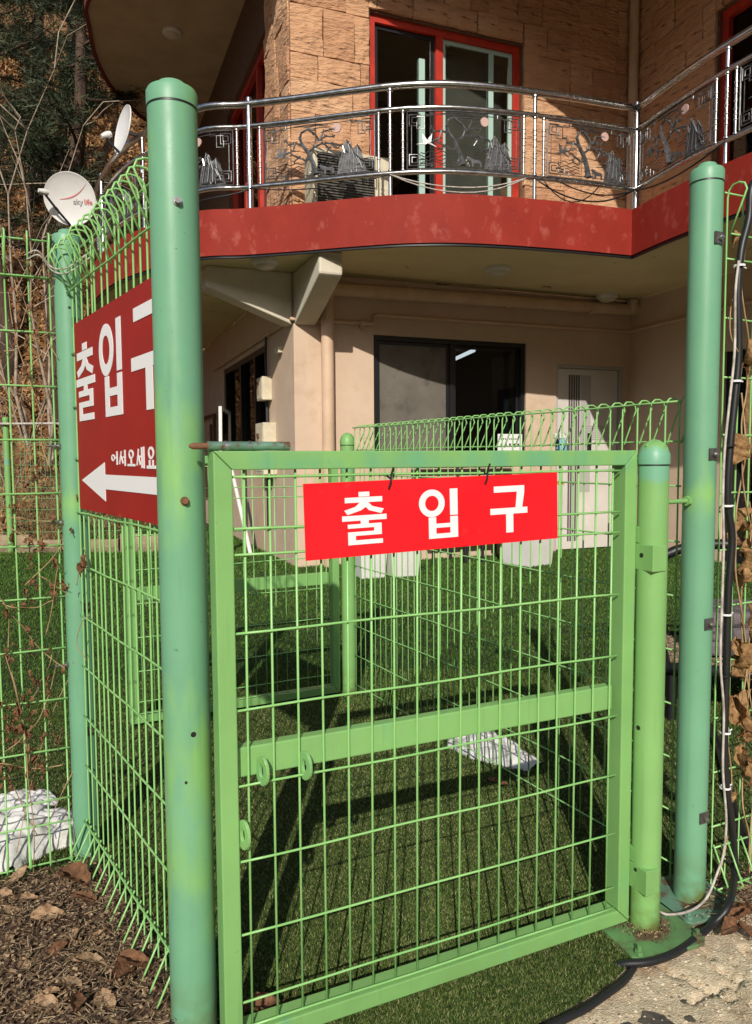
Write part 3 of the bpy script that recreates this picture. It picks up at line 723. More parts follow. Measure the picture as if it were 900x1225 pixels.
def side_glyph(ch, pxl, pxr, ytl, ybl, mat_='white', wmul=1.0):
    """pxl/pxr: left and right edges, ytl/ybl: top and bottom at the glyph's middle"""
    xm = (pxl + pxr) / 2
    a0 = sl_(pxl, (ytl + ybl) / 2)[0]; a1 = sl_(pxr, (ytl + ybl) / 2)[0]
    zt = sl_(xm, ytl)[1]; zb = sl_(xm, ybl)[1]
    mb = MB(); glyph(mb, ch, a0, zb, (a1 - a0) * wmul, zt - zb, fn, dd0, dd1); mb.build('character', mat_, ss)
    return a0, a1, zb, zt
g1_ = side_glyph('chul', 92.5, 114.5, 409, 503)
g2_ = side_glyph('ip', 120, 146.5, 384, 498)
a0 = sl_(158, 430)[0]; w_ = (g2_[1] - g2_[0]) * 1.25
mb = MB(); glyph(mb, 'gu', a0, g2_[2], w_, g2_[3] - g2_[2], fn, dd0, dd1); mb.build('character', 'white', ss)
tx = [(134, 142.5), (143.5, 152), (153.5, 163), (164.5, 174.5), (176.5, 188)]
for (ch, (q0, q1)) in zip(('eo', 'seo', 'o', 'se', 'yo'), tx):
    yt = 540 - (q0 - 134) * 0.18; yb = 556 + (q0 - 134) * 0.14
    side_glyph(ch, q0, q1, yt, yb, wmul=0.92)
at = sl_(99, 574); ah = sl_(126, 553); al = sl_(130, 600); b0 = sl_(127, 567); b1 = sl_(125, 580); e0 = sl_(189, 571); e1 = sl_(189, 592)
hz_ = (ah[1] - al[1]) / 2; bw = (e0[1] - e1[1]) / 2; zc = (e0[1] + e1[1]) / 2
mb = MB(); mb.prism([(at[0], zc), (ah[0], zc + hz_), (ah[0], zc + bw), (SW - 0.05, zc + bw), (SW - 0.05, zc - bw), (ah[0], zc - bw), (ah[0], zc - hz_)], fn, dd0, dd1)
mb.build('arrow', 'white', ss)

# ================================================================== HOUSE
BA = R(21.5); BO = Vector((-0.88, 8.25, 0))
BU = Vector((math.cos(BA), math.sin(BA), 0)); BV = Vector((-math.sin(BA), math.cos(BA), 0))
house = empty('house', BO, BA, 'two storey house with peach lower walls, stone clad upper floor and curved red balcony', 'house')
A4 = 4.5                                   # inner corner to the right wing
Z_SOF, Z_SLAB, Z_ROOF = 3.2, 3.6, 7.2
def loc_b(P): d = P - BO; return d.dot(BU), d.dot(BV)
def fw(x, y):                              # pixel on the front wall -> (a, z)
    P = at_plane(x, y, BO, BV); return (P - BO).dot(BU), P.z
def lf(x, y):                              # pixel on the left wall -> (b, z)
    P = at_plane(x, y, BO, BU); return (P - BO).dot(BV), P.z
def rwg(x, y):                             # pixel on the right wing wall -> (k, z), k towards the camera
    P = at_plane(x, y, BO + BU * A4, BU); return -(P - BO).dot(BV), P.z
FACE = {'front': lambda u, z, d: (u, -d, z), 'left': lambda u, z, d: (-d, u, z), 'right': lambda u, z, d: (A4 - d, -u, z)}
def fbox(mb, face, u0, u1, z0, z1, d0, d1):
    g = FACE[face]
    p = [g(u, z, d) for d in (d0, d1) for (u, z) in ((u0, z0), (u1, z0), (u1, z1), (u0, z1))]
    return mb.add(p, [(0, 1, 2, 3), (7, 6, 5, 4), (0, 4, 5, 1), (1, 5, 6, 2), (2, 6, 7, 3), (3, 7, 4, 0)])
def wall(name, face, u0, u1, z0, z1, d0, d1, holes, m, parent):
    us = sorted({u0, u1, *[h[0] for h in holes], *[h[1] for h in holes]}); zs = sorted({z0, z1, *[h[2] for h in holes], *[h[3] for h in holes]})
    g = FACE[face]; idx = {}; mb = MB()
    def solid(i, j):
        if i < 0 or j < 0 or i >= len(us) - 1 or j >= len(zs) - 1: return False
        cu, cz = (us[i] + us[i + 1]) / 2, (zs[j] + zs[j + 1]) / 2
        return not any(h[0] < cu < h[1] and h[2] < cz < h[3] for h in holes)
    def V(i, j, d):
        k = (i, j, d)
        if k not in idx: idx[k] = len(mb.v); mb.v.append(g(us[i], zs[j], d))
        return idx[k]
    for i in range(len(us) - 1):
        for j in range(len(zs) - 1):
            if not solid(i, j): continue
            for d in (d0, d1): mb.f.append((V(i, j, d), V(i + 1, j, d), V(i + 1, j + 1, d), V(i, j + 1, d)))
            for (di, dj, p, q) in ((-1, 0, (i, j), (i, j + 1)), (1, 0, (i + 1, j), (i + 1, j + 1)), (0, -1, (i, j), (i + 1, j)), (0, 1, (i, j + 1), (i + 1, j + 1))):
                if not solid(i + di, j + dj):
                    mb.f.append((V(*p, d0), V(*q, d0), V(*q, d1), V(*p, d1)))
    return mb.build(name, m, parent)

# --- openings, measured from the photograph on their walls
wa0, wzt = fw(447, 400); wa1 = fw(630, 411)[0]; wm = fw(543, 406)[0]
LW = (wa0, wa1, 1.16, (wzt + fw(630, 411)[1]) / 2)
da0 = fw(666, 437)[0]; dzt = fw(700, 437)[1]
DR = (da0, A4 - 0.10, -0.06, dzt)
ua0, uzt = fw(443, 12); ua1 = fw(625, 50)[0]; um = fw(529, 130)[0]
UW = (ua0, ua1, Z_SLAB + 0.02, uzt)
lb1 = lf(268, 450)[0]; lb0 = lf(320, 450)[0]
LFW = (lb0, lb1, 1.2, lf(318, 412)[1])
rk0 = rwg(866, 480)[0]; RO = (rk0, rk0 + 1.6, -0.06, 2.35)
ruk = rwg(857, 120)[0]; RU = (ruk, ruk + 1.6, Z_SLAB + 0.02, UW[3])
print('openings', LW, DR, UW, LFW, RO, RU)

wf = wall('front_wall', 'front', 0.0, A4 - 0.001, -0.06, Z_SOF - 0.001, -0.18, 0.0, [LW, DR], 'peach', house)
wl = wall('side_wall', 'left', 0.181, 7.0, -0.06, Z_SOF - 0.002, -0.18, -0.0005, [LFW], 'peach', house)
wr = wall('wing_wall', 'right', 0.0, 8.0, -0.06, Z_SOF - 0.001, -0.18, 0.0, [RO], 'peach', house)
uf = wall('upper_front_wall', 'front', 0.0, A4 - 0.001, Z_SLAB - 0.1, Z_ROOF + 0.05, -0.20, -0.02, [UW], 'mortar', house)
LU = (1.05, 3.6, Z_SLAB + 0.02, 6.3)
ul = wall('upper_side_wall', 'left', 0.201, 7.0, Z_SLAB - 0.1, Z_ROOF + 0.04, -0.20, -0.02, [LU], 'mortar', house)
ur = wall('upper_wing_wall', 'right', 0.0, 8.0, Z_SLAB - 0.1, Z_ROOF + 0.05, -0.20, -0.02, [RU], 'mortar', house)
# dark rooms behind the openings
MB().box(0.2, A4 + 0.4, 4.2, 4.3, -0.06, 3.1).build('room_back_wall', 'interior_dark', house)
MB().box(0.2, A4 + 0.4, 0.3, 4.2, 3.0, 3.08).build('room_ceiling', 'interior', house)
MB().box(0.2, A4 + 0.4, 4.2, 4.3, Z_SLAB, Z_ROOF).build('room_back_wall', 'interior_dark', house)
MB().box(A4 + 2.4, A4 + 2.5, -8, 0.2, -0.06, Z_ROOF).build('room_back_wall', 'interior_dark', house)
MB().box(0.25, 4.0, 3.9, 4.0, -0.05, 3.0).build('room_partition', 'interior_dark', house)
ta, tz = fw(556, 425)
tq = [loc_b(at_z(x, y, 2.85)) for x, y in ((541, 431), (567, 419))]
MB().tube([(a, min(b, 3.8), 2.85) for a, b in tq], 0.03, 10).build('fluorescent_tube', 'tube', house)

# --- stone cladding, one object per block, three levels: house > wall > stone
def stone_mesh(w, h, depth, mm):
    nx = max(2, int(w / 0.09)); nz = max(2, int(h / 0.09)); nx = min(nx, 7); nz = min(nz, 5)
    sd = random.uniform(0, 100); vs_ = []; fs_ = []
    for j in range(nz + 1):
        for i in range(nx + 1):
            x, z = w * i / nx, h * j / nz
            e = min(i, nx - i) == 0 or min(j, nz - j) == 0
            n = noise.noise((x * 5 + sd, z * 7, sd)) * 0.028 + abs(noise.noise((x * 14 + sd, z * 22, sd))) * 0.022
            d = depth + n if not e else depth * 0.80 + n * 0.6
            jx = random.uniform(-.006, .006) if e else random.uniform(-.012, .012)
            vs_.append((x + jx, -d, z + random.uniform(-.006, .006)))
    for j in range(nz):
        for i in range(nx):
            k = j * (nx + 1) + i; fs_.append((k, k + 1, k + nx + 2, k + nx + 1))
    # sides back to the wall
    rim = [i for i in range(nx + 1)] + [(j + 1) * (nx + 1) - 1 for j in range(1, nz + 1)] + [nz * (nx + 1) + i for i in range(nx - 1, -1, -1)] + [j * (nx + 1) for j in range(nz - 1, 0, -1)]
    o = len(vs_); vs_ += [(vs_[i][0], 0.0, vs_[i][2]) for i in rim]; n = len(rim)
    for a in range(n):
        b = (a + 1) % n; fs_.append((rim[b], rim[a], o + a, o + b))
    mb = MB(); mb.v = vs_; mb.f = fs_
    return mb.mesh('stone', mm, recalc=False)
def ashlar(face, parent, u0, u1, z0, z1, holes=()):
    blocks = []
    z = z0
    while z < z1 - 0.05:
        rh = random.choice((0.26, 0.34, 0.42, 0.5)); rh = min(rh, z1 - z)
        if z1 - z - rh < 0.14: rh = z1 - z
        u = u0
        while u < u1 - 0.04:
            w = random.uniform(0.28, 0.72); w = min(w, u1 - u)
            if u1 - u - w < 0.16: w = u1 - u
            if rh > 0.38 and w < 0.55 and random.random() < 0.6:
                c = rh * random.uniform(0.42, 0.6); blocks += [(u, u + w, z, z + c), (u, u + w, z + c, z + rh)]
            elif w > 0.55 and random.random() < 0.35:
                c = w * random.uniform(0.4, 0.6); blocks += [(u, u + c, z, z + rh), (u + c, u + w, z, z + rh)]
            else: blocks.append((u, u + w, z, z + rh))
            u += w
        z += rh
    g = 0.0035
    todo = list(blocks); blocks = []
    while todo:
        a, b, c, d = todo.pop()
        for h in holes:
            if a < h[1] - .001 and b > h[0] + .001 and c < h[3] - .001 and d > h[2] + .001:
                if a < h[0]: todo.append((a, h[0], c, d))
                if b > h[1]: todo.append((h[1], b, c, d))
                if d > h[3]: todo.append((max(a, h[0]), min(b, h[1]), max(c, h[3]), d))
                break
        else: blocks.append((a, b, c, d))
    for (a, b, c, d) in blocks:
        cut = False
        if cut or b - a < 0.05 or d - c < 0.05: continue
        me = stone_mesh(b - a - 2 * g, d - c - 2 * g, random.uniform(0.035, 0.055), random.choice(('stone', 'stone', 'stone2', 'stone3')))
        if face == 'front': link('stone', me, parent, (a + g, 0.022, c + g))
        elif face == 'left': link('stone', me, parent, (0.022, b - g, c + g), (0, 0, -math.pi / 2))
        else: link('stone', me, parent, (A4 + 0.022, -a - g, c + g), (0, 0, -math.pi / 2))
ashlar('front', uf, 0.0, A4 - 0.05, Z_SLAB, Z_ROOF - 0.02, [(UW[0] - 0.02, UW[1] + 0.02, UW[2], UW[3] + 0.02)])
ashlar('left', ul, 0.02, 1.05, Z_SLAB, Z_ROOF - 0.02)
ashlar('right', ur, 0.05, 2.6, Z_SLAB, Z_ROOF - 0.02, [(RU[0] - 0.02, RU[1] + 1, RU[2], RU[3] + 0.02)])

# --- windows and doors
def framed(name, face, rect, d, t, m, parent, mull=(), depth=0.06):
    u0, u1, z0, z1 = rect
    mb = MB()
    o = wall(name, face, u0, u1, z0, z1, d - depth, d, [(u0 + t, u1 - t, z0 + t, z1 - t)], m, parent)
    for u in mull:
        mb2 = MB(); fbox(mb2, face, u - t * 0.6, u + t * 0.6, z0 + t + 0.001, z1 - t - 0.001, d - depth * 0.9, d - 0.004); mb2.build('mullion', m, o)
    return o
def pane(name, face, u0, u1, z0, z1, d, m, parent, th=0.006):
    mb = MB(); fbox(mb, face, u0, u1, z0, z1, d - th, d); return mb.build(name, m, parent)
# lower window
w1 = framed('window', 'front', LW, -0.03, 0.055, 'blackmetal', house, (wm,), 0.10)
s = framed('sash', 'front', (LW[0] + 0.058, wm - 0.036, LW[2] + 0.058, LW[3] - 0.058), -0.055, 0.035, 'blackmetal', w1, (), 0.03)
pane('insect_screen', 'front', LW[0] + 0.095, wm - 0.072, LW[2] + 0.095, LW[3] - 0.095, -0.062, 'screen', w1)
s = framed('sash', 'front', (wm + 0.036, LW[1] - 0.058, LW[2] + 0.058, LW[3] - 0.058), -0.085, 0.035, 'blackmetal', w1, (), 0.03)
pane('pane', 'front', wm + 0.072, LW[1] - 0.095, LW[2] + 0.095, LW[3] - 0.095, -0.095, 'glass_dark', w1)
ca = fw(614, 470)[0]
mbk = MB(); fbox(mbk, 'front', ca - 0.045, ca + 0.02, LW[2] + 0.1, LW[3] - 0.1, -0.16, -0.13); mbk.build('inner_blind', 'mintframe', w1)
mbs = MB(); fbox(mbs, 'front', LW[0] - 0.03, LW[1] + 0.03, LW[2] - 0.03, LW[2] - 0.001, -0.02, 0.03); mbs.build('sill', 'peach', w1)
# notice sheet on the window
na0, nz1 = fw(597, 519); na1, nz0 = fw(626, 545)
nt_ = MB(); fbox(nt_, 'front', na0, na1, nz0, nz1, -0.028, -0.026); ntc = nt_.build('notice_sheet', 'white', w1)
mbn = MB()
for r_, (zz, hh) in enumerate(((0.74, 0.05), (0.44, 0.10), (0.16, 0.07))):
    for i in range(9):
        if r_ == 1 and i % 2: continue
        x = na0 + (na1 - na0) * (0.12 + 0.085 * i); z = nz0 + (nz1 - nz0) * zz; k = 0.05 * (na1 - na0) * (1.5 if r_ == 1 else 1)
        fbox(mbn, 'front', x, x + k, z, z + hh * (nz1 - nz0) * 1.2, -0.0255, -0.025)
mbn.build('notice_print', 'black', ntc)
# lower white door
dd = MB(); fbox(dd, 'front', DR[0] + 0.045, DR[1] - 0.045, 0.02, DR[3] - 0.045, -0.08, -0.05); door = dd.build('door', 'door', house)
fr = wall('door_frame', 'front', DR[0], DR[1], 0.0, DR[3], -0.12, -0.02, [(DR[0] + 0.04, DR[1] - 0.04, -0.1, DR[3] - 0.04)], 'doorgrey', door)
s0 = fw(683, 500)[0]; s1 = fw(697, 500)[0]; s2 = fw(708, 500)[0]
g_ = MB(); fbox(g_, 'front', s1 + 0.005, s2 + 0.02, 0.75, DR[3] - 0.12, -0.05, -0.046); g_.build('grey_panel', 'doorgrey', door)
for i in range(5):
    x = s0 + (s1 - s0) * i / 5
    q = MB(); fbox(q, 'front', x, x + (s1 - s0) * 0.13, 0.12, DR[3] - 0.12, -0.05, -0.045); q.build('stripe', 'doorstripe', door)
for i in range(7):
    z = 1.42 + 0.028 * i; q = MB(); fbox(q, 'front', s1 + 0.02, DR[1] - 0.16, z, z + 0.012, -0.05, -0.042); q.build('vent_slat', 'doorgrey', door)
q = MB(); fbox(q, 'front', s2 - 0.03, s2 + 0.01, 1.28, 1.5, -0.05, -0.01); q.build('door_handle', 'black', door)
q = MB(); fbox(q, 'front', DR[0] + 0.06, DR[0] + 0.17, 0.85, 0.89, -0.05, -0.045); q.build('yellow_tag', 'yellow', door)
# upper red framed glazed doors
w2 = framed('window', 'front', UW, -0.06, 0.075, 'redframe', house, (um,), 0.12)
def sash_leaf(u0, u1, dpt, cur):
    s = framed('sash', 'front', (u0, u1, UW[2] + 0.078, UW[3] - 0.078), dpt, 0.045, 'mintframe' if cur else 'blackmetal', w2, (), 0.03)
    pane('pane', 'front', u0 + 0.046, u1 - 0.046, UW[2] + 0.125, UW[3] - 0.125, dpt - 0.012, 'glass', s)
sash_leaf(UW[0] + 0.078, um - 0.048, -0.10, False)
sash_leaf(um + 0.048, UW[1] - 0.078, -0.10, True)
pm = fw(509, 150)[0]
q = MB(); fbox(q, 'front', pm - 0.035, pm + 0.035, UW[2] + 0.127, UW[3] - 0.35, -0.105, -0.085); q.build('mint_post', 'mintframe', w2)
q = MB(); fbox(q, 'front', um + 0.10, UW[1] - 0.12, UW[2] + 0.13, UW[3] - 0.13, -0.30, -0.27); q.build('curtain', 'curtain', w2)
pm2 = fw(592, 150)[0]
q = MB(); fbox(q, 'front', pm2 - 0.03, pm2 + 0.03, UW[2] + 0.127, UW[3] - 0.127, -0.105, -0.085); q.build('mint_post', 'mintframe', w2)
# left wall glazing
w3 = framed('window', 'left', LFW, -0.02, 0.07, 'blackmetal', house, ((LFW[0] * 0.72 + LFW[1] * 0.28), (LFW[0] * 0.4 + LFW[1] * 0.6)), 0.12)
pane('pane', 'left', LFW[0] + 0.075, LFW[1] - 0.075, LFW[2] + 0.075, LFW[3] - 0.075, -0.09, 'glass_dark', w3)
MB().box(0.6, 0.7, LFW[0] - 0.2, LFW[1] + 0.2, 0.5, 3.0).build('room_partition', 'interior_dark', house)
w4 = framed('window', 'left', LU, -0.08, 0.09, 'redframe', house, (1.9, 2.75), 0.1)
pane('pane', 'left', LU[0] + 0.1, LU[1] - 0.1, LU[2] + 0.1, LU[3] - 0.1, -0.14, 'glass_dark', w4)
MB().box(0.6, 0.7, 0.6, 4.0, Z_SLAB, 6.9).build('room_partition', 'interior_dark', house)
# right wing openings
w5 = framed('doorway', 'right', RO, -0.03, 0.16, 'blackmetal', house, (RO[0] + 0.75,), 0.12)
w6 = framed('window', 'right', RU, -0.06, 0.09, 'redframe', house, (RU[0] + 0.8,), 0.12)
pane('pane', 'right', RU[0] + 0.095, RU[1] - 0.095, RU[2] + 0.095, RU[3] - 0.095, -0.12, 'glass_dark', w6)

# --- balcony slab: outline measured on the slab's lower edge, in the house's own plan
def bpt(x, y, z): return loc_b(at_z(x, y, z))
edge_px = [(232, 309), (295, 305), (358, 300.5), (420, 295.5), (480, 291.5), (540, 290.5), (600, 293), (650, 296.5), (700, 300.5), (757, 306)]
front_edge = [bpt(x, y, Z_SOF) for x, y in edge_px]
left_edge = [(-1.0, 6.0), (-1.62, 4.4), (-1.93, 3.0), (-1.87, 1.9), (-1.62, 0.85)]
print('front edge', [(round(a, 2), round(b, 2)) for a, b in front_edge])
ic = front_edge[-1]
right_edge = [ic, (ic[0] - 0.06, ic[1] - 0.55), (ic[0] - 0.08, ic[1] - 1.1), (ic[0] - 0.05, ic[1] - 1.7), (ic[0] + 0.05, ic[1] - 2.6), (ic[0] + 0.1, ic[1] - 4.5), (ic[0] + 0.1, ic[1] - 6.0)]
e1 = [(p.x, p.y) for p in spline([(a, b, 0) for a, b in left_edge + front_edge], 5)]
e2 = [(p.x, p.y) for p in spline([(a, b, 0) for a, b in right_edge], 6)]
slab_poly = e1 + e2[1:] + [(A4 - 0.001, e2[-1][1]), (A4 - 0.001, -0.003), (-0.003, -0.003), (-0.003, 6.0)]
slab = MB().prism(slab_poly, lambda x, y, d: (x, y, d), Z_SOF, Z_SLAB).build('balcony_slab', 'soffit', house)
def offset_line(line, off):
    out = []
    for i in range(len(line)):
        a = Vector(line[max(0, i - 1)]); b = Vector(line[min(len(line) - 1, i + 1)]); t = (b - a).normalized()
        n = Vector((t.y, -t.x))          # outward (towards the camera) when walking from the left end to the right
        out.append((line[i][0] + n.x * off, line[i][1] + n.y * off))
    return out
def miter(line1, line2, off):
    l1 = offset_line(line1, off); l2 = offset_line(line2, off)
    # meet in the re-entrant corner
    p, r_ = Vector(l1[-2]), Vector(l1[-1]) - Vector(l1[-2]); q, s_ = Vector(l2[1]), Vector(l2[0]) - Vector(l2[1])
    den = r_.x * s_.y - r_.y * s_.x; t = ((q.x - p.x) * s_.y - (q.y - p.y) * s_.x) / den
    X = p + r_ * t; l1[-1] = (X.x, X.y); l2[0] = (X.x, X.y); return l1, l2
def band(parent, name, l_in, l_out, z0, z1, m):
    mb = MB(); n = len(l_in)
    for a, b in zip(l_in, l_out): mb.v += [(a[0], a[1], z0), (b[0], b[1], z0), (b[0], b[1], z1), (a[0], a[1], z1)]
    for i in range(n - 1):
        for k in range(4):
            k2 = (k + 1) % 4; mb.f.append((i * 4 + k, i * 4 + k2, i * 4 + 4 + k2, i * 4 + 4 + k))
    mb.f += [(0, 1, 2, 3), tuple(n * 4 - 4 + k for k in (3, 2, 1, 0))]
    return mb.build(name, m, parent, smooth=True)
i1, i2 = miter(e1, e2, 0.002); o1, o2 = miter(e1, e2, 0.05)
band(slab, 'fascia', i1, o1, Z_SOF - 0.012, Z_SLAB + 0.03, 'fascia'); band(slab, 'fascia', i2, o2, Z_SOF - 0.012, Z_SLAB + 0.03, 'fascia')
band(slab, 'drip_edge', i1, [(a, b) for a, b in miter(e1, e2, 0.035)[0]], Z_SOF - 0.034, Z_SOF - 0.0125, 'blackmetal'); band(slab, 'drip_edge', i2, [(a, b) for a, b in miter(e1, e2, 0.035)[1]], Z_SOF - 0.034, Z_SOF - 0.0125, 'blackmetal')
MB().prism([(a, b) for a, b in offset_line(e1, -0.01)] + [(e2[k][0] + 0.02, e2[k][1]) for k in range(1, len(e2))] + [(A4 - 0.001, e2[-1][1]), (A4 - 0.001, -0.004), (-0.004, -0.004), (-0.004, 6.0)],
           lambda x, y, d: (x, y, d), Z_SLAB + 0.001, Z_SLAB + 0.008).build('balcony_floor', 'kerb', slab)
# --- roof slab
roof_px = [(170, 138), (153, 121), (133, 100), (117, 68), (110, 36), (108, 0)]
rl = [bpt(x, y, Z_ROOF) for x, y in roof_px]
print('roof', [(round(a, 2), round(b, 2)) for a, b in rl])
roof_edge = [bpt(228, 170, Z_ROOF), bpt(208, 160, Z_ROOF), bpt(188, 149, Z_ROOF)] + rl + [(rl[-1][0] + 0.35, rl[-1][1] - 1.05), (-1.6, -0.1), (-0.75, -0.95), (0.3, -1.55), (1.3, -2.15), (2.1, -2.6), (2.35, -3.6), (2.2, -5.2), (2.3, -9.0)]
re_ = [(p.x, p.y) for p in spline([(a, b, 0) for a, b in roof_edge], 5)]
roof = MB().prism(re_ + [(8, -9.0), (8, re_[0][1])], lambda x, y, d: (x, y, d), Z_ROOF, Z_ROOF + 0.25).build('roof_slab', 'soffit_up', house)
ro = offset_line(re_, 0.05); ri = offset_line(re_, 0.002)
band(roof, 'roof_edge', ri, ro, Z_ROOF - 0.035, Z_ROOF + 0.3, 'roofedge')
# --- cantilever haunches at the corner
def haunch(fn, L, w):
    mb = MB(); zt, ze, zc = Z_SOF - 0.001, Z_SOF - 0.22, Z_SOF - 0.56
    pts = [(0, zt), (L, zt), (L, ze), (0.0, zc)]
    mb.prism(pts, fn, -w / 2, w / 2); return mb.build('haunch_beam', 'beam', house, bevel=0.02)
haunch(lambda t, z, d: (-0.004 - t + 0.0, 0.14 + d, z), 0.92, 0.26)
haunch(lambda t, z, d: (0.13 + d, -0.004 - t, z), 0.92, 0.24)
# --- pipes
pa0 = fw(389, 450)[0]
MB().tube([(pa0, -0.1, -0.02), (pa0, -0.1, 2.95)], 0.068, 20).build('downpipe', 'pipe', house, smooth=True)
MB().tube(spline([(pa0, -0.1, 2.86), (pa0 + 0.02, -0.1, 3.0), (pa0 + 0.12, -0.1, 3.03), (2.4, -0.1, 3.05), (A4 - 0.12, -0.1, 3.07), (A4 - 0.08, -0.13, 3.1), (A4 - 0.08, -0.14, 3.19)], 6), 0.07, 18).build('drain_pipe', 'pipe', house, smooth=True)
for a in (1.3, 2.6, 3.8):
    MB().lathe([(0.075, -0.03), (0.078, 0.0), (0.075, 0.03)], 18, (a, -0.1, 3.045), axis='x').build('pipe_bracket', 'pipe', house, smooth=True)
MB().tube([(-0.03, 5.0, 2.70), (-0.03, -0.03, 2.70), (0.9, -0.03, 2.70), (0.93, -0.03, 2.72), (0.93, -0.03, 2.78), (0.96, -0.03, 2.80), (A4 - 0.03, -0.03, 2.81), (A4 - 0.03, -3.5, 2.84)], 0.022, 10).build('conduit', 'pipe', house, smooth=True)
MB().lathe([(0.035, -0.03), (0.035, 0.03)], 12, (0.78, -0.03, 2.70), axis='x').lathe([(0.02, -0.07), (0.02, 0.0)], 8, (0.78, -0.03, 2.70)).build('valve', 'pipe', house)
MB().tube([(A4 - 0.10, -0.10, Z_SLAB), (A4 - 0.10, -0.10, Z_ROOF)], 0.06, 16).lathe([(0.085, Z_ROOF - 0.06), (0.085, Z_ROOF - 0.001)], 16, (A4 - 0.10, -0.10, 0)).build('downpipe', 'pipe', house, smooth=True)
# --- soffit lights
def soffit_light(px, py, z):
    a, b = bpt(px, py, z - 0.04)
    l = MB().lathe([(0.135, z - 0.001), (0.135, z - 0.03), (0.12, z - 0.045)], 28, (a, b, 0)).build('ceiling_light', 'whiteplastic', house, smooth=True)
    MB().lathe([(0.105, z - 0.0455), (0.09, z - 0.07), (0.05, z - 0.085), (0.001, z - 0.088)], 28, (a, b, 0)).build('lamp_glass', 'lamp', l, smooth=True)
soffit_light(318, 317, Z_SOF); soffit_light(596, 325, Z_SOF); soffit_light(726, 357, Z_SOF); soffit_light(206, 41, Z_ROOF)
# --- meter boxes and their cable on the left wall
def wbox(face, u, z, w, h, d, name='meter_box'):
    o = MB(); fbox(o, face, u - w / 2, u + w / 2, z - h / 2, z + h / 2, 0.0, d); b = o.build(name, 'cream', house, bevel=0.006)
    q = MB(); fbox(q, face, u - w * 0.42, u + w * 0.42, z - h * 0.44, z + h * 0.44, d, d + 0.006); q.build('box_lid', 'cream', b, bevel=0.003)
    q = MB(); fbox(q, face, u + w * 0.10, u + w * 0.16, z - h * 0.25, z + h * 0.25, d + 0.006, d + 0.015); fbox(q, face, u - w * 0.05, u + w * 0.2, z + h * 0.22, z + h * 0.3, d + 0.006, d + 0.02); q.build('box_hasp', 'rust', b)
    return b
b1 = lf(321, 466); b2 = lf(325, 535)
wbox('left', b1[0] - 0.05, b1[1], 0.30, 0.28, 0.12); wbox('left', b2[0] - 0.05, 1.32, 0.42, 0.62, 0.16)
MB().tube([(-0.03, b1[0] - 0.05, 2.68), (-0.035, b1[0] - 0.03, 2.4), (-0.03, b1[0] - 0.05, b1[1] + 0.14)], 0.014, 8).tube([(-0.03, b1[0] - 0.05, b1[1] - 0.14), (-0.03, b1[0] - 0.06, 1.63)], 0.02, 8).tube([(-0.03, b1[0] - 0.06, 1.0), (-0.03, b1[0] - 0.06, 0.3)], 0.025, 8).build('meter_cable', 'black', house, smooth=True)
hb = lf(337, 419)
q = MB(); fbox(q, 'left', hb[0] - 0.05, hb[0] + 0.15, hb[1] - 0.03, hb[1] + 0.03, 0.0, 0.05); q.build('junction_box', 'cream', house)
# --- gas pipes low on the left wall
MB().tube([(-0.05, 4.9, 0.1), (-0.05, 4.9, 1.95), (-0.05, 6.4, 1.95)], 0.03, 8).tube([(-0.06, 5.2, 0.1), (-0.06, 5.2, 1.8)], 0.025, 8).build('gas_pipe', 'rust', house, smooth=True)

# ================================================================== BALCONY RAILING
railing = empty('balcony_railing', BO, BA, 'polished steel balcony railing with cast landscape ornament panels above the red fascia', 'railing')
r1, r2 = miter(e1, e2, -0.07)
def arc(line):
    S = [0.0]
    for i in range(1, len(line)): S.append(S[-1] + math.hypot(line[i][0] - line[i - 1][0], line[i][1] - line[i - 1][1]))
    return S
def on(line, S, s):
    s = max(0, min(S[-1], s)); i = 0
    while i < len(S) - 2 and S[i + 1] < s: i += 1
    t = (s - S[i]) / max(1e-9, S[i + 1] - S[i]); a, b = Vector(line[i]), Vector(line[i + 1])
    p = a.lerp(b, t); d = (b - a).normalized(); return p, Vector((d.y, -d.x))
def find(line, S, px, z):
    best = None
    for k in range(2001):
        s = S[-1] * k / 2000; p, n = on(line, S, s); P = BO + BU * p.x + BV * p.y + Vector((0, 0, z))
        if P.y < 0.5: continue
        e = abs(px_of(P)[0] - px)
        if best is None or e < best[0]: best = (e, s)
    return best[1]
Z_H, Z_M, Z_B = Z_SLAB + 1.06, Z_SLAB + 0.85, Z_SLAB + 0.27
S1, S2 = arc(r1), arc(r2)
zf = Z_SLAB + 0.008
def rail_tube(line, z, r_, nm, m='steel'):
    MB().tube([(a, b, z) for a, b in line], r_, 14).build(nm, m, railing, smooth='all')
for ln in (r1, r2):
    rail_tube(ln, Z_H, 0.034, 'handrail'); rail_tube(ln, Z_M, 0.022, 'middle_rail'); rail_tube(ln, Z_B, 0.022, 'bottom_rail')
def baluster(line, S, s, z0, z1, r_, nm, fancy=True):
    p, n = on(line, S, s)
    prof = [(r_, z0), (r_, z1)]
    if fancy:
        prof = [(r_ * 1.6, z0), (r_ * 1.6, z0 + 0.012), (r_, z0 + 0.02)]
        h = z1 - z0
        for f in (0.22, 0.30, 0.38, 0.50, 0.62, 0.70, 0.78):
            c = z0 + h * f; prof += [(r_, c - 0.010), (r_ * 1.45, c - 0.005), (r_ * 1.45, c + 0.005), (r_, c + 0.010)]
        prof += [(r_, z1 - 0.02), (r_ * 1.6, z1 - 0.012), (r_ * 1.6, z1)]
    return MB().lathe(prof, 12, (p.x, p.y, 0)).build(nm, 'steel', railing, smooth=True)
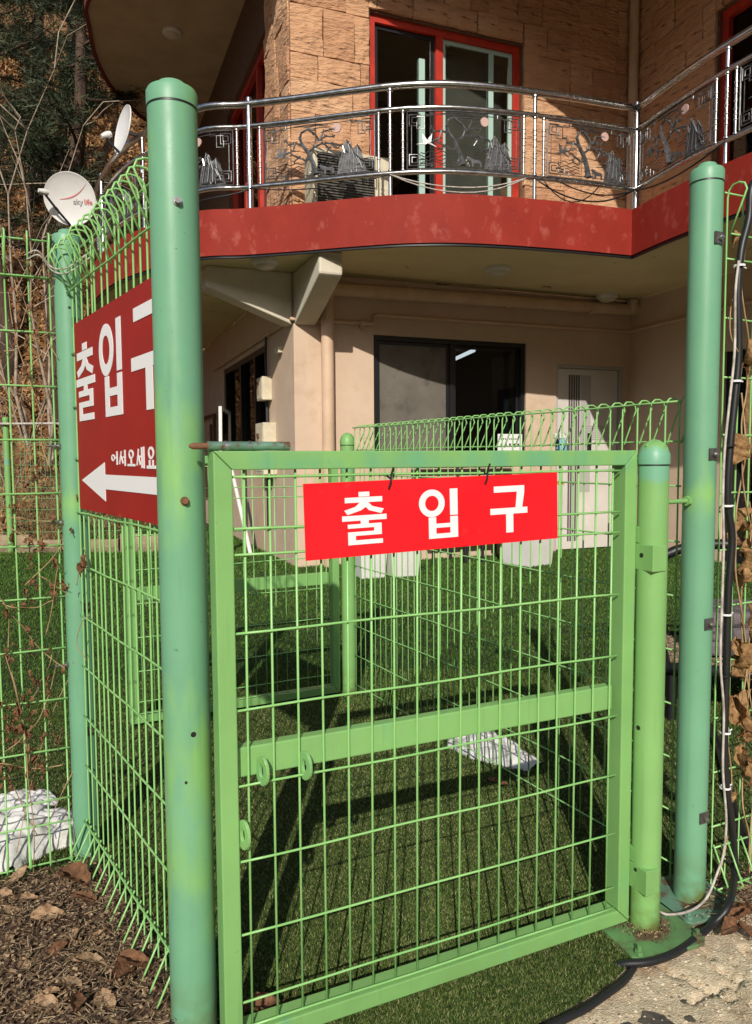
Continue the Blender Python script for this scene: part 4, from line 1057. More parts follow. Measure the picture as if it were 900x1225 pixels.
def main_post(line, S, s, big=True):
    p, n = on(line, S, s)
    if big: MB().lathe([(0.028, zf), (0.028, Z_H + 0.05), (0.024, Z_H + 0.062), (0.001, Z_H + 0.066)], 16, (p.x, p.y, 0)).build('post', 'steel', railing, smooth=True)
    else:
        MB().lathe([(0.019, zf), (0.019, Z_B - 0.02)], 12, (p.x, p.y, 0)).build('post', 'steel', railing, smooth=True)
        MB().lathe([(0.019, Z_M + 0.02), (0.019, Z_H - 0.05), (0.03, Z_H - 0.045), (0.03, Z_H - 0.03)], 12, (p.x, p.y, 0)).build('rail_spacer', 'steel', railing, smooth=True)
        baluster(line, S, s, Z_B + 0.02, Z_M - 0.02, 0.014, 'baluster')
def ornament(line, S, s0, s1, flip=False):
    """one cast landscape panel between two balusters"""
    z0, z1 = Z_B + 0.03, Z_M - 0.03; W = s1 - s0; H_ = z1 - z0
    def P(x, y, d=0.0):
        p, n = on(line, S, s0 + (W - x if flip else x) ); return (p.x + n.x * d, p.y + n.y * d, z0 + y)
    fr = MB()
    def ln(mb, pts, r_=0.005, d=0.0, n=5, radii=None, sub=True):
        q = []
        for i in range(len(pts) - 1):
            a, b = pts[i], pts[i + 1]; k = max(1, int(math.hypot(b[0] - a[0], b[1] - a[1]) / 0.08)) if sub and not radii else 1
            for j in range(k): q.append(P(a[0] + (b[0] - a[0]) * j / k, a[1] + (b[1] - a[1]) * j / k, d))
        q.append(P(*pts[-1], d)); mb.tube(q, r_, n, radii=radii)
    ln(fr, [(0.01, 0), (W - 0.01, 0), (W - 0.01, H_), (0.01, H_), (0.01, -0.001)], 0.007)
    ln(fr, [(0.05, 0.03), (W - 0.05, 0.03)], 0.004); ln(fr, [(0.18, H_ - 0.03), (W - 0.18, H_ - 0.03)], 0.004); ln(fr, [(0.05, 0.12), (0.05, H_ - 0.12)], 0.004); ln(fr, [(W - 0.05, 0.12), (W - 0.05, H_ - 0.12)], 0.004)
    frame = fr.build('ornament_panel', 'castdark', railing)
    ft = MB()
    for cx in (0.0, W):
        for cy in (0.0, H_):
            sx = 1 if cx == 0 else -1; sy = 1 if cy == 0 else -1
            T = lambda pts: [(cx + sx * a, cy + sy * b) for a, b in pts]
            ln(ft, T([(0.03, 0.03), (0.13, 0.03), (0.13, 0.13), (0.03, 0.13), (0.03, 0.029)]), 0.0065, 0.003)
            ln(ft, T([(0.055, 0.055), (0.105, 0.055), (0.105, 0.105), (0.055, 0.105), (0.055, 0.054)]), 0.006, 0.003)
            ln(ft, T([(0.10, 0.10), (0.10, 0.16), (0.17, 0.16), (0.17, 0.05), (0.10, 0.05)]) if sy < 0 else T([(0.10, 0.08), (0.19, 0.08), (0.19, 0.015)]), 0.006, 0.004)
            ln(ft, T([(0.13, 0.045), (0.24, 0.045), (0.24, 0.015)]), 0.006, 0.003)
    stuff(ft.build('fretwork', 'castmetal', frame))
    k = W / 1.05; kz = H_ / 0.52
    X = lambda pts: [(x * k, y * kz) for x, y in pts]
    tr = MB()
    ln(tr, X([(0.50, 0.03), (0.475, 0.14), (0.43, 0.24), (0.38, 0.31), (0.355, 0.38), (0.37, 0.43), (0.43, 0.46), (0.50, 0.44)]), 0.01, 0.008, 6, radii=[0.030, 0.024, 0.021, 0.018, 0.015, 0.012, 0.010, 0.007])
    for br in ([(0.43, 0.24), (0.50, 0.29), (0.57, 0.31), (0.65, 0.30), (0.70, 0.25)], [(0.38, 0.31), (0.31, 0.34), (0.25, 0.33), (0.22, 0.37)], [(0.46, 0.18), (0.40, 0.17), (0.34, 0.20), (0.30, 0.17)],
               [(0.43, 0.455), (0.50, 0.40), (0.54, 0.34), (0.60, 0.37), (0.66, 0.36)], [(0.57, 0.31), (0.63, 0.26), (0.60, 0.21)], [(0.65, 0.30), (0.74, 0.27), (0.78, 0.22), (0.72, 0.19)], [(0.50, 0.29), (0.52, 0.35)],
               [(0.31, 0.34), (0.29, 0.27), (0.24, 0.25)], [(0.54, 0.34), (0.58, 0.42), (0.66, 0.43)], [(0.34, 0.20), (0.29, 0.23)]):
        q = X(br); ln(tr, q, 0.006, 0.008, 5, radii=[0.011 - 0.005 * i / (len(q) - 1) for i in range(len(q))])
        for (bx, by) in q[1:]:
            for _ in range(8):
                aa = random.uniform(0, 6.28); l_ = random.uniform(0.015, 0.04); ln(tr, [(bx, by), (bx + l_ * math.cos(aa), by + 0.6 * l_ * math.sin(aa))], 0.004, 0.01, 4)
    for _ in range(16):
        bx, by = random.uniform(0.44, 0.56) * k, random.uniform(0.01, 0.07) * kz; ln(tr, [(bx, by), (bx + random.uniform(-.03, .03), by + random.uniform(0, .02))], 0.008, 0.006, 5)
    tr.build('pine_ornament', 'castmetal', frame)
    mt = MB()
    poly = X([(0.70, 0.01), (0.72, 0.14), (0.755, 0.26), (0.79, 0.315), (0.815, 0.30), (0.845, 0.23), (0.885, 0.26), (0.92, 0.19), (0.95, 0.10), (0.97, 0.01)])
    mt.prism(poly, lambda x, y, d: P(x, y, d), -0.004, 0.006)
    for rd in ([(0.79, 0.31), (0.775, 0.2), (0.74, 0.03)], [(0.80, 0.30), (0.82, 0.2), (0.80, 0.04)], [(0.815, 0.29), (0.855, 0.15), (0.85, 0.03)], [(0.885, 0.255), (0.89, 0.15), (0.93, 0.04)], [(0.76, 0.26), (0.735, 0.1)], [(0.845, 0.23), (0.90, 0.09)]):
        ln(mt, X(rd), 0.006, 0.010, 5, sub=False)
    mt.build('mountain_ornament', 'castdark', frame)
    ro_ = MB()
    for rd in ([(0.79, 0.315), (0.83, 0.25), (0.87, 0.17), (0.95, 0.10)], [(0.755, 0.26), (0.77, 0.20)], [(0.885, 0.26), (0.93, 0.19)]): ln(ro_, X(rd), 0.006, 0.014, 5, sub=False)
    ro_.build('mountain_ridge', 'steel', frame)
    mo = MB(); cx, cy = 0.70 * k, 0.435 * kz; c = P(cx, cy)
    mo.prism([(cx + 0.042 * math.cos(t * 0.349), cy + 0.042 * math.sin(t * 0.349)) for t in range(18)], lambda x, y, d: P(x, y, d), 0.0, 0.012); mo.build('moon_ornament', 'moon', frame)
    cr = MB()
    for pg in ([(0.09, 0.22), (0.16, 0.235), (0.23, 0.25), (0.17, 0.215)], [(0.15, 0.23), (0.14, 0.32), (0.19, 0.25)], [(0.17, 0.235), (0.23, 0.315), (0.22, 0.235)], [(0.20, 0.24), (0.26, 0.20), (0.265, 0.19), (0.19, 0.225)]):
        cr.prism(X(pg), lambda x, y, d: P(x, y, d), 0.004, 0.010 + random.uniform(0, .003))
    cr.build('crane_ornament', 'castmetal', frame)
    wv = MB()
    for j, zz in enumerate((0.05, 0.08, 0.11, 0.145)):
        ln(wv, X([(0.13 + 0.022 * i, zz + 0.011 * math.sin(i * 1.3 + j)) for i in range(13)]), 0.0045, 0.004, 4, sub=False)
    for a_, b_, zz in ((0.40, 0.62, 0.475), (0.30, 0.56, 0.492), (0.48, 0.64, 0.455), (0.62, 0.78, 0.16), (0.6, 0.74, 0.135)): ln(wv, X([(a_, zz), ((a_ + b_) / 2, zz + 0.008), (b_, zz)]), 0.0045, 0.004, 4)
    stuff(wv.build('wave_ornament', 'castdark', frame))
    de = MB(); de.prism(X([(0.56, 0.075), (0.575, 0.085), (0.66, 0.085), (0.675, 0.06), (0.67, 0.02), (0.66, 0.02), (0.655, 0.055), (0.60, 0.055), (0.595, 0.02), (0.585, 0.02), (0.58, 0.06), (0.56, 0.10), (0.545, 0.115), (0.535, 0.10)]), lambda x, y, d: P(x, y, d), 0.002, 0.010)
    de.build('deer_ornament', 'castdark', frame)
def module(line, S, s_prev, s_next, flip=False):
    ornament(line, S, s_prev, s_next, flip)
sp = {x: find(r1, S1, x, Z_M) for x in (230, 283, 298, 311, 453, 467, 482, 627, 640, 651)}
bal = lambda s, l=r1, S=S1: baluster(l, S, s, Z_B + 0.02, Z_M - 0.02, 0.012, 'baluster')
main_post(r1, S1, sp[298], True)
for x in (283, 311, 453, 482, 627, 651): bal(sp[x])
for x in (467, 640): main_post(r1, S1, sp[x], False)
s_end = S1[-1]
p_ = r1[-1]
MB().lathe([(0.03, zf), (0.03, Z_H + 0.05), (0.025, Z_H + 0.062), (0.001, Z_H + 0.066)], 16, (p_[0], p_[1], 0)).build('post', 'steel', railing, smooth=True)
ornament(r1, S1, sp[311] + 0.03, sp[453] - 0.03); ornament(r1, S1, sp[482] + 0.03, sp[627] - 0.03); ornament(r1, S1, sp[651] + 0.03, s_end - 0.06)
ornament(r1, S1, sp[283] - 0.03 - (sp[453] - sp[311]) + 0.06, sp[283] - 0.03)
main_post(r1, S1, sp[283] - 1.36, False); ornament(r1, S1, sp[283] - 2.75, sp[283] - 1.5)
main_post(r1, S1, sp[283] - 2.9, True)
for s in (sp[283] - 3.6, sp[283] - 4.4): main_post(r1, S1, s, False)
q_ = {x: find(r2, S2, x, Z_M) for x in (858, 871, 882)}
print('r2', q_, S2[-1])
ornament(r2, S2, 0.06, q_[858] - 0.03); bal(q_[858], r2, S2); main_post(r2, S2, q_[871], False); bal(q_[882], r2, S2)
ornament(r2, S2, q_[882] + 0.03, min(S2[-1] - 0.05, q_[882] + 1.15))
# loose cables tied under the bottom rail
def on_rail(line, S, s, z, d=0.03): p, n = on(line, S, s); return (p.x + n.x * d, p.y + n.y * d, z)
def sag(s0, s1, z0, drop, r_, m, line=r1, S=S1, k=10, d=0.03):
    pts = [on_rail(line, S, s0 + (s1 - s0) * i / k, z0 - drop * 4 * (i / k) * (1 - i / k), d) for i in range(k + 1)]
    return MB().tube(pts, r_, 6).build('hanging_cable', m, railing, smooth='all')
sag(sp[467], sp[640] - 0.1, Z_B - 0.02, 0.13, 0.006, 'whitecable'); sag(sp[467] + 0.02, sp[627], Z_B - 0.03, 0.17, 0.006, 'whitecable', d=0.04); sag(sp[640], s_end - 0.05, Z_B - 0.02, 0.16, 0.008, 'black'); sag(sp[640] + 0.2, s_end - 0.02, Z_B - 0.01, 0.10, 0.007, 'black', d=0.045)
sag(sp[283] - 1.0, sp[298], Z_B - 0.03, 0.08, 0.008, 'black'); sag(sp[298], sp[467], Z_B - 0.02, 0.06, 0.006, 'black')
sag(0.05, q_[871], Z_B - 0.02, 0.08, 0.009, 'black', r2, S2); sag(sp[640] + 0.05, sp[651] + 0.6, Z_B - 0.01, 0.2, 0.006, 'black', d=0.05)

# ================================================================== air conditioner on the balcony
ac_a0 = fw(372, 220)[0]
acP = at_z(407, 240, Z_SLAB); aa, ab = loc_b(at_y(417, 200, 7.95))
ac = empty('air_conditioner', BO + BU * aa + BV * (ab) + Vector((0, 0, zf)), BA, 'cream outdoor air conditioner unit standing on the balcony by the stone corner', 'air conditioner')
MB().box(-0.42, 0.42, -0.15, 0.17, 0.06, 0.66).build('casing', 'cream', ac, bevel=0.012)
gm = MB().box(-0.36, 0.30, -0.012, 0.0, -0.008, 0.0).mesh('grille_slat', 'acgrille')
gp = MB().box(-0.38, 0.22, -0.155, -0.1505, 0.09, 0.62).build('grille', 'castdark', ac)
for i in range(20): link('grille_slat', MB().box(-0.38, 0.22, -0.168, -0.157, 0.10 + 0.026 * i, 0.11 + 0.026 * i).mesh('grille_slat', 'acgrille') if i == 0 else bpy.data.objects['grille_slat'].data, gp, (0, 0, 0.026 * i if i else 0))
for x in (-0.3, 0.3): MB().box(x - 0.04, x + 0.04, -0.14, 0.16, 0.0, 0.0598).build('foot', 'black', ac)
MB().tube(spline([(0.42, 0.0, 0.3), (0.5, -0.02, 0.28), (0.54, -0.02, 0.15), (0.56, 0.0, 0.02)], 6), 0.02, 8).build('hose', 'whiteplastic', ac, smooth='all')

# ================================================================== HILLSIDE behind the house and the lawn
def hill_h(x, y):
    base = 1.12 * (y - 10.6 - max(0.0, min(6.0, (x + 5.0) * 3.0)) + 0.06 * (min(x, -4) + 4))
    n = 1.1 * noise.noise((x * 0.22, y * 0.22, 4)) + 0.45 * noise.noise((x * 0.7, y * 0.7, 9)) + 0.16 * noise.noise((x * 2.1, y * 2.1, 2))
    t = max(0.0, min(1.0, (y - 10.2 - max(0.0, min(6.0, (x + 5.0) * 3.0))) / 1.5))
    return max(-0.3, base) + n * t
hill = struct(height_sheet('hillside', 'hill', -34, 22, 10.2, 46, 0.42, hill_h))
def opp_h(x, y):
    t = max(0.0, (-18 - y)); return -0.3 + 0.62 * t + 1.6 * noise.noise((x * 0.08, y * 0.08, 4)) * min(1, t / 8) + 0.7 * noise.noise((x * 0.4, y * 0.4, 4)) * min(1, t / 5)
struct(height_sheet('sky_block_hillside', 'sky_block', -90, 90, -58, -18, 1.6, opp_h))  # unseen slope added behind the camera: cuts low sky light, darkens glass reflections
# leaf litter and twigs over the slope
N = 90000
hx = rng.uniform(-12.5, -1.0, N); hy = rng.uniform(10.4, 24, N)
k = np.abs(hx / hy) < 0.62; hx, hy = hx[k], hy[k]
hz = np.array([hill_h(a, b) for a, b in zip(hx, hy)]); n = len(hx)
V = np.zeros((n, 4, 3)); s = rng.uniform(0.025, 0.075, n) * np.maximum(1, hy / 15); c = np.stack([hx, hy - 0.02, hz + 0.03], 1)
e1_ = rng.normal(size=(n, 3)); e1_ /= np.linalg.norm(e1_, axis=1)[:, None]; e2_ = rng.normal(size=(n, 3)); e2_ -= (e2_ * e1_).sum(1)[:, None] * e1_; e2_ /= np.linalg.norm(e2_, axis=1)[:, None]
e1_ *= s[:, None]; e2_ *= (s * rng.uniform(0.25, 0.6, n))[:, None]
V[:, 0] = c - e1_; V[:, 1] = c + e2_; V[:, 2] = c + e1_; V[:, 3] = c - e2_
tag(stuff(tri_mesh('leaf_litter', V, 'litter', nv=4)), 'brown fallen leaves covering the hillside', 'leaf litter')

# thin bare brush on the slope
def brush(name, label, X, Y, h, nst, spread, group, m='twig', rad=0.012):
    z = hill_h(X, Y) - 0.1 if Y > 10.4 else 0.0
    o = empty(name, (X, Y, z), 0, label, 'shrub', group); mb = MB()
    for i in range(nst):
        a = random.uniform(0, 6.28); l = h * random.uniform(0.6, 1.0); p = Vector((random.gauss(0, .06), random.gauss(0, .06), 0)); d = Vector((math.cos(a) * spread, math.sin(a) * spread, 1)).normalized()
        pts = [p.copy()]
        for j in range(6):
            d = (d + Vector((random.gauss(0, .16), random.gauss(0, .16), random.gauss(0, .08)))).normalized(); p = p + d * l / 6; pts.append(p.copy())
            if j > 0:
                for _ in range(2):
                    q = p.copy(); dd = (d + Vector((random.gauss(0, .7), random.gauss(0, .7), random.gauss(0, .4)))).normalized(); bp = [q.copy()]
                    for _k in range(3): dd = (dd + Vector((random.gauss(0, .25), random.gauss(0, .25), random.gauss(0, .2)))).normalized(); q = q + dd * l * 0.09; bp.append(q.copy())
                    mb.tube(bp, 0.004, 3, cap=False, radii=[rad * .4, rad * .3, rad * .22, rad * .12])
        mb.tube(pts, rad, 4, cap=False, radii=[rad * (1 - 0.14 * j) for j in range(7)])
    mb.build('stems', m, o, recalc=False, smooth='all')
    return o
def pine(X, Y, h, label, crown0=0.3, lean=0.0, dens=1.0, rad=0.16, reach=1.0):
    z = hill_h(X, Y) - 0.2
    o = empty('pine_tree', (X, Y, z), random.uniform(0, 6), label, 'tree', 'pines on the hillside')
    o.rotation_euler = (0, lean, 0)
    pts = []; p = Vector((0, 0, 0)); 
    for i in range(9): pts.append(p.copy()); p = p + Vector((random.gauss(0, .10), random.gauss(0, .10), h / 8))
    MB().tube(pts, rad, 10, radii=[rad * (1 - 0.1 * i) for i in range(9)]).build('trunk', 'bark', o, smooth='all')
    lb = MB(); tris = []
    nl = int(30 * dens)
    for i in range(nl):
        f = crown0 + (1 - crown0) * (i + random.random()) / nl; zz = f * h; seg = min(7, int(f * 8)); b = pts[seg].lerp(pts[seg + 1], f * 8 - seg)
        a = random.uniform(0, 6.28); l = reach * (0.5 + 1.5 * (1 - f) ** 0.7 * random.uniform(0.7, 1.2)); d = Vector((math.cos(a), math.sin(a), random.uniform(-0.15, 0.35))).normalized()
        q = b.copy(); bp = [q.copy()]
        for j in range(5):
            d = (d + Vector((random.gauss(0, .14), random.gauss(0, .14), random.gauss(0.03, .1)))).normalized(); q = q + d * l / 5; bp.append(q.copy())
            if j >= 1:
                for _ in range(3):
                    c = q + Vector((random.gauss(0, .16), random.gauss(0, .16), random.gauss(0.02, .08)))
                    lb.tube([q, c], 0.01, 3, cap=False, radii=[0.014, 0.006])
                    nn = int(46 * dens)
                    dirs = rng.normal(size=(nn, 3)) * [1, 1, 0.8] + [d.x * .8, d.y * .8, .35]; dirs /= np.linalg.norm(dirs, axis=1)[:, None]
                    ln_ = rng.uniform(0.09, 0.19, nn)[:, None]; base = np.array(c) + rng.normal(size=(nn, 3)) * 0.07
                    side = np.cross(dirs, rng.normal(size=(nn, 3))); side /= np.linalg.norm(side, axis=1)[:, None]; side *= 0.008
                    tris.append(np.stack([base - side, base + side, base + dirs * ln_], 1))
        lb.tube(bp, 0.03, 5, cap=False, radii=[0.035, 0.028, 0.022, 0.017, 0.012, 0.007])
    lb.build('limbs', 'bark', o, recalc=False, smooth='all')
    tri_mesh('crown', np.concatenate(tris), 'needle', o)
    return o
def hpos(px, Y): P = at_y(px, 400, Y); return P.x
pine(hpos(72, 12.6), 12.6, 8.6, 'dark pine with a thick trunk on the slope beside the satellite dishes', 0.34, 0.0, 1.2, 0.2, reach=0.75)
pine(hpos(15, 13.2), 13.2, 8.0, 'bushy pine standing uphill of the mesh fence with low boughs', 0.3, -0.03, 1.1, 0.16)
pine(hpos(110, 17.0), 17.0, 9.0, 'pine behind the edge of the house roof, higher on the slope', 0.3, 0.0, 1.0, 0.18)
pine(hpos(45, 17.5), 17.5, 8.5, 'tall pine higher on the slope between the two bushy pines', 0.3, 0.0, 1.0, 0.18)
pine(hpos(-40, 15.5), 15.5, 8.5, 'pine at the open end of the hillside away from the house', 0.25, 0.0, 0.8, 0.18)
for i, (px, Y, h) in enumerate(((30, 12.0, 2.6), (70, 11.4, 2.2), (112, 12.2, 2.8), (55, 14.5, 3.4), (128, 14.0, 3.0), (5, 11.2, 2.0), (95, 11.0, 1.5), (20, 15.5, 3.2))):
    brush('bare_shrub', 'leafless grey brush growing on the brown hillside', hpos(px, Y), Y, h, 5, 0.35, 'leafless brush on the slope', rad=0.016 if h > 2.5 else 0.011)
for i, (px, Y, h, l) in enumerate(((55, 11.6, 6.5, 'pale leafless sapling rising in front of the dark pine trunk'), (28, 11.9, 6.0, 'pale leafless sapling among the low pine boughs above the fence'))):
    o = brush('bare_sapling', l, hpos(px, Y), Y, h, 2, 0.12, None, rad=0.035)
for i, px in enumerate((8, 22, 36, 52, 66, 80, 98, 120)):
    brush('dry_weeds', 'thin dry weeds standing behind the rear fence kerb', hpos(px, 10.15), 10.15, random.uniform(0.7, 1.3), 9, 0.28, 'dry weeds behind the rear fence', 'vine', 0.007)

# rear perimeter fence with its rubble kerb
ry = 9.75
rp0 = Vector((hpos(-70, ry), ry - 0.12, 0)); rp1 = Vector((hpos(170, ry), ry + 0.2, 0))
panel('wire_fence', 'distant green mesh fence on a rubble kerb at the foot of the hillside', rp0, rp1, 0.12, 1.55, [0.12 + 0.145 * i for i in range(10)], -1, 'wire_far', 'green wire mesh fences', top=False, spacing=0.062, r=0.0032)
fx = hpos(4, ry - 0.1)
fp = empty('fence_post', (fx, ry - 0.13, 0), 0, 'slim green post of the distant fence at the foot of the hillside', 'post')
MB().lathe([(0.038, 0), (0.038, 1.72)], 16).build('pipe', 'post_c', fp, smooth=True)
MB().lathe([(0.041, 1.7), (0.041, 1.73), (0.02, 1.75), (0.001, 1.752)], 16).build('cap', 'post_c', fp, smooth=True)
MB().tube([Vector((rp0.x, ry - 0.2, 1.66)), Vector((hpos(80, ry), ry - 0.2, 1.66))], 0.014, 8).build('rail', 'whitecable', None)
tag(bpy.data.objects['rail'], 'thin pale rail strung along the top of the distant fence', 'rail')
kb = empty('rubble_kerb', (0, ry + 0.02, 0), 0, 'low kerb of pale rubble stones under the distant fence', 'kerb')
x = rp0.x
while x < rp1.x:
    w = random.uniform(0.22, 0.5); h = random.uniform(0.16, 0.27)
    me = stone_mesh(w - 0.02, h, 0.10, 'kerb'); link('stone', me, kb, (x, 0.0, -0.02)); x += w

# ================================================================== satellite dishes
def dish(label, P, nrm, rad, up_arm=True, logo=False):
    nrm = Vector(nrm).normalized()
    o = empty('satellite_dish', P, 0, label, 'satellite dish', 'satellite dishes')
    zax = nrm; xax = Vector((0, 0, 1)).cross(zax).normalized(); yax = zax.cross(xax)
    o.rotation_euler = Matrix((xax, yax, zax)).transposed().to_euler()
    prof = []
    for i in range(9):
        r_ = rad * i / 8; prof.append((max(r_, 0.001), 0.16 * rad * (i / 8) ** 2))
    back = [(r_, z - 0.012) for r_, z in reversed(prof)]
    MB().lathe(prof + [(rad * 1.02, 0.16 * rad + 0.004), (rad * 1.03, 0.16 * rad - 0.008)] + back, 48).build('reflector', 'dish', o, smooth='all')
    tip = Vector((-0.30 * rad * 0 - 0.85 * rad, 0.25 * rad, 0.75 * rad)) if logo else Vector((0, -0.5 * rad, 0.8 * rad))
    st = Vector((-0.1 * rad, -1.0 * rad, 0.15 * rad)) if logo else Vector((0, -1.0 * rad, 0.15 * rad))
    am = MB().tube([st, st.lerp(tip, 0.5) + Vector((0, 0, 0.03)), tip], 0.014, 8).build('feed_arm', 'black', o, smooth=True)
    d = (Vector((0, 0, 0.1 * rad)) - tip).normalized()
    MB().tube([tip - d * 0.05, tip, tip + d * 0.03, tip + d * 0.06], 0.03, 12, radii=[0.022, 0.034, 0.036, 0.03]).build('feed_horn', 'whiteplastic', am, smooth=True)
    MB().tube([(0, 0, -0.02), (0, 0, -0.12), (0, -0.5 * rad, -0.2), (0, -1.5 * rad, -0.22)], 0.024, 10).build('mast', 'zinc', o, smooth=True)
    return o
dP = at_y(85, 238, 9.3); cam_dir = (CAM_P - dP).normalized()
rd = 28.5 / 900 * 9.3
dn = dish('round white satellite dish with a red swoosh, facing the pen below the pines', dP, cam_dir + Vector((-0.25, 0, 0.0)), rd, logo=True)
def dish_z(x, y): return 0.16 * rd * ((x * x + y * y) / rd ** 2) + 0.004
sw_ = MB(); P_ = [(-0.45 + 1.15 * t, -0.02 + 0.07 * t + 0.55 * t ** 2.6) for t in [i / 14 for i in range(15)]]
for i in range(14):
    a, b = P_[i], P_[i + 1]; w0, w1 = 0.004 + 0.026 * math.sin(math.pi * i / 14), 0.004 + 0.026 * math.sin(math.pi * (i + 1) / 14)
    q = [(a[0], a[1] - w0), (b[0], b[1] - w1), (b[0], b[1] + w1), (a[0], a[1] + w0)]
    sw_.add([(u * rd, v * rd, dish_z(u * rd, v * rd)) for u, v in q], [(0, 1, 2, 3)])
sw_.build('swoosh', 'redlet', dn, recalc=False)
def text_part(txt, size, x, y, m, parent):
    cu = bpy.data.curves.new('lettering', 'FONT'); cu.body = txt; cu.size = size; cu.offset = size * 0.02
    to = bpy.data.objects.new('lettering', cu); col.objects.link(to)
    dg = bpy.context.evaluated_depsgraph_get(); me = bpy.data.meshes.new_from_object(to.evaluated_get(dg))
    wd = max(v.co.x for v in me.vertices)
    bpy.data.objects.remove(to)
    for v in me.vertices: v.co.x += x; v.co.y += y; v.co.z = dish_z(v.co.x, v.co.y) + 0.002
    me.materials.clear(); me.materials.append(M[m])
    link('lettering', me, parent); return wd
wd = text_part('sky', rd * 0.30, rd * 0.08, -rd * 0.20, 'greylet', dn)
text_part('life', rd * 0.30, rd * 0.08 + wd + 0.01, -rd * 0.20, 'redlet', dn)
dP2 = at_y(151, 157, 8.35)
dish('small white satellite dish seen edge on, clamped to the balcony railing end', dP2, (-0.80, -0.58, 0.15), 0.25)

# ================================================================== snow
def snow(label, X, Y, rx, ry_, h, ang, seed, thr=0.1):
    vs_ = []; fs_ = []; n = 80
    for j in range(n + 1):
        for i in range(n + 1):
            u, v = -1 + 2 * i / n, -1 + 2 * j / n
            r_ = math.hypot(u, v) + 0.28 * noise.noise((u * 1.8, v * 1.8, seed)) + 0.14 * noise.noise((u * 5, v * 5, seed + 3))
            z = h * (max(0, 1 - r_) ** 0.5) * (0.72 + 0.45 * noise.noise((u * 2.6, v * 2.6, seed + 7)) + 0.34 * abs(noise.noise((u * 4.5, v * 4.5, seed + 9)))) + 0.004 * noise.noise((u * 11, v * 11, seed))
            if r_ >= 0.98: z = -0.03
            x, y = u * rx, v * ry_
            vs_.append((x * math.cos(ang) - y * math.sin(ang), x * math.sin(ang) + y * math.cos(ang), z))
    for j in range(n):
        for i in range(n):
            a = j * (n + 1) + i; q = (a, a + 1, a + n + 2, a + n + 1)
            if max(vs_[t][2] for t in q) > -0.029: fs_.append(q)
    mb = MB(); mb.v = vs_; mb.f = fs_; o = mb.build('snow_pile', 'snow', smooth='all', recalc=False)
    o.location = (X, Y, 0); tag(o, label, 'snow'); return o
c = at_z(40, 1040, 0.0); snow('lumpy old snow heap lying behind the vine covered fence', c.x - 0.22, c.y + 0.13, 0.30, 0.2, 0.13, 0.45, 1)
c = at_z(14, 972, 0.0); snow('small grey snow lump behind the larger heap by the vine covered fence', c.x, c.y + 0.05, 0.13, 0.09, 0.06, 0.3, 5)
c = at_z(588, 905, 0.0); snow('small patch of old snow at the foot of the low looped fence', c.x + 0.0, c.y + 0.06, 0.24, 0.12, 0.07, R(-50), 13)

# ================================================================== dead leaves, straw
def leaf_mesh(seed, L, W, curl, m):
    rn = random.Random(seed); nx, ny = 12, 6; vs_ = []; fs_ = []
    for i in range(nx + 1):
        t = i / nx; w = W * math.sin(math.pi * min(1, t * 0.94 + 0.06)) ** 0.75 * (1 + rn.uniform(-.2, .2)); yo = 0.12 * W * math.sin(t * 4 + seed)
        for j in range(ny + 1):
            s = -1 + 2 * j / ny
            vs_.append((L * (t - 0.5), yo + w * s * 0.5, curl * (s * s) * W * 0.7 + 0.18 * L * curl * math.sin(t * 3.1 + rn.uniform(-.1, .1)) + rn.uniform(-.03, .03) * W - 0.05 * W * (1 - abs(s))))
    for i in range(nx):
        for j in range(ny):
            a = i * (ny + 1) + j; fs_.append((a, a + 1, a + ny + 2, a + ny + 1))
    mb = MB(); mb.v = vs_; mb.f = fs_
    mb.tube([(L * 0.5 - 0.002, 0, 0.1 * curl * L), (L * 0.62, 0.02 * L, 0.04 * L), (L * 0.75, 0.05 * L, 0.02)], 0.0012, 4)
    return mb.mesh('fallen_leaf', m, smooth='all', recalc=False)
LM = [leaf_mesh(i, 0.08, 0.05, c_, m_) for i, (c_, m_) in enumerate(((0.12, 'leaf'), (0.3, 'leaf'), (0.55, 'leafbrown'), (0.2, 'leaf'), (0.4, 'leafbrown')))]
spots = [(58, 1112, 1, 1.0), (107, 1167, 3, 0.9), (15, 1102, 0, 0.9), (90, 1066, 2, 1.25), (20, 1060, 0, .9), (48, 1217, 3, .9), (80, 1193, 0, 1.0), (88, 1135, 1, 0.7), (148, 1178, 4, 1.0), (160, 1172, 2, 0.9), (6, 1082, 3, .7), (70, 1150, 4, 0.6), (100, 1095, 4, .8), (30, 1165, 0, .55), (128, 1210, 3, 0.8), (118, 1130, 1, 0.6), (10, 1135, 0, .6), (60, 1205, 1, .6), (92, 1215, 4, .7), (35, 1085, 1, .55)]
for (px, py, k_, s_) in spots:
    P = at_z(px, py, 0.03); z = soil_h(P.x, P.y)
    o = link('fallen_leaf', LM[k_], None, (P.x, P.y, z + 0.012), (random.gauss(0, .25), random.gauss(0, .25), random.uniform(0, 6.28))); o.scale = (s_,) * 3
    tag(o, 'curled russet leaf lying on the brown soil' if k_ in (2, 4) else 'dry tan leaf lying on the brown soil', 'leaf', 'russet leaves on the soil' if k_ in (2, 4) else 'tan leaves on the soil')
P = at_z(313, 1211, 0.02); o = link('fallen_leaf', LM[2], None, (P.x, P.y, 0.024), (0.2, 0.3, 0.7)); o.scale = (1.0,) * 3; tag(o, 'crumpled brown leaf on the turf just inside the front gate', 'leaf')
for (px, py, s_) in ((590, 934, .55), (603, 938, .5)):
    P = at_z(px, py, 0.02); o = link('fallen_leaf', LM[4], None, (P.x, P.y, 0.018), (0.2, 0.3, random.uniform(0, 6))); o.scale = (s_,) * 3; tag(o, 'tiny rust coloured leaf beside the snow patch at the low fence', 'leaf', 'rust coloured leaves by the snow patch')
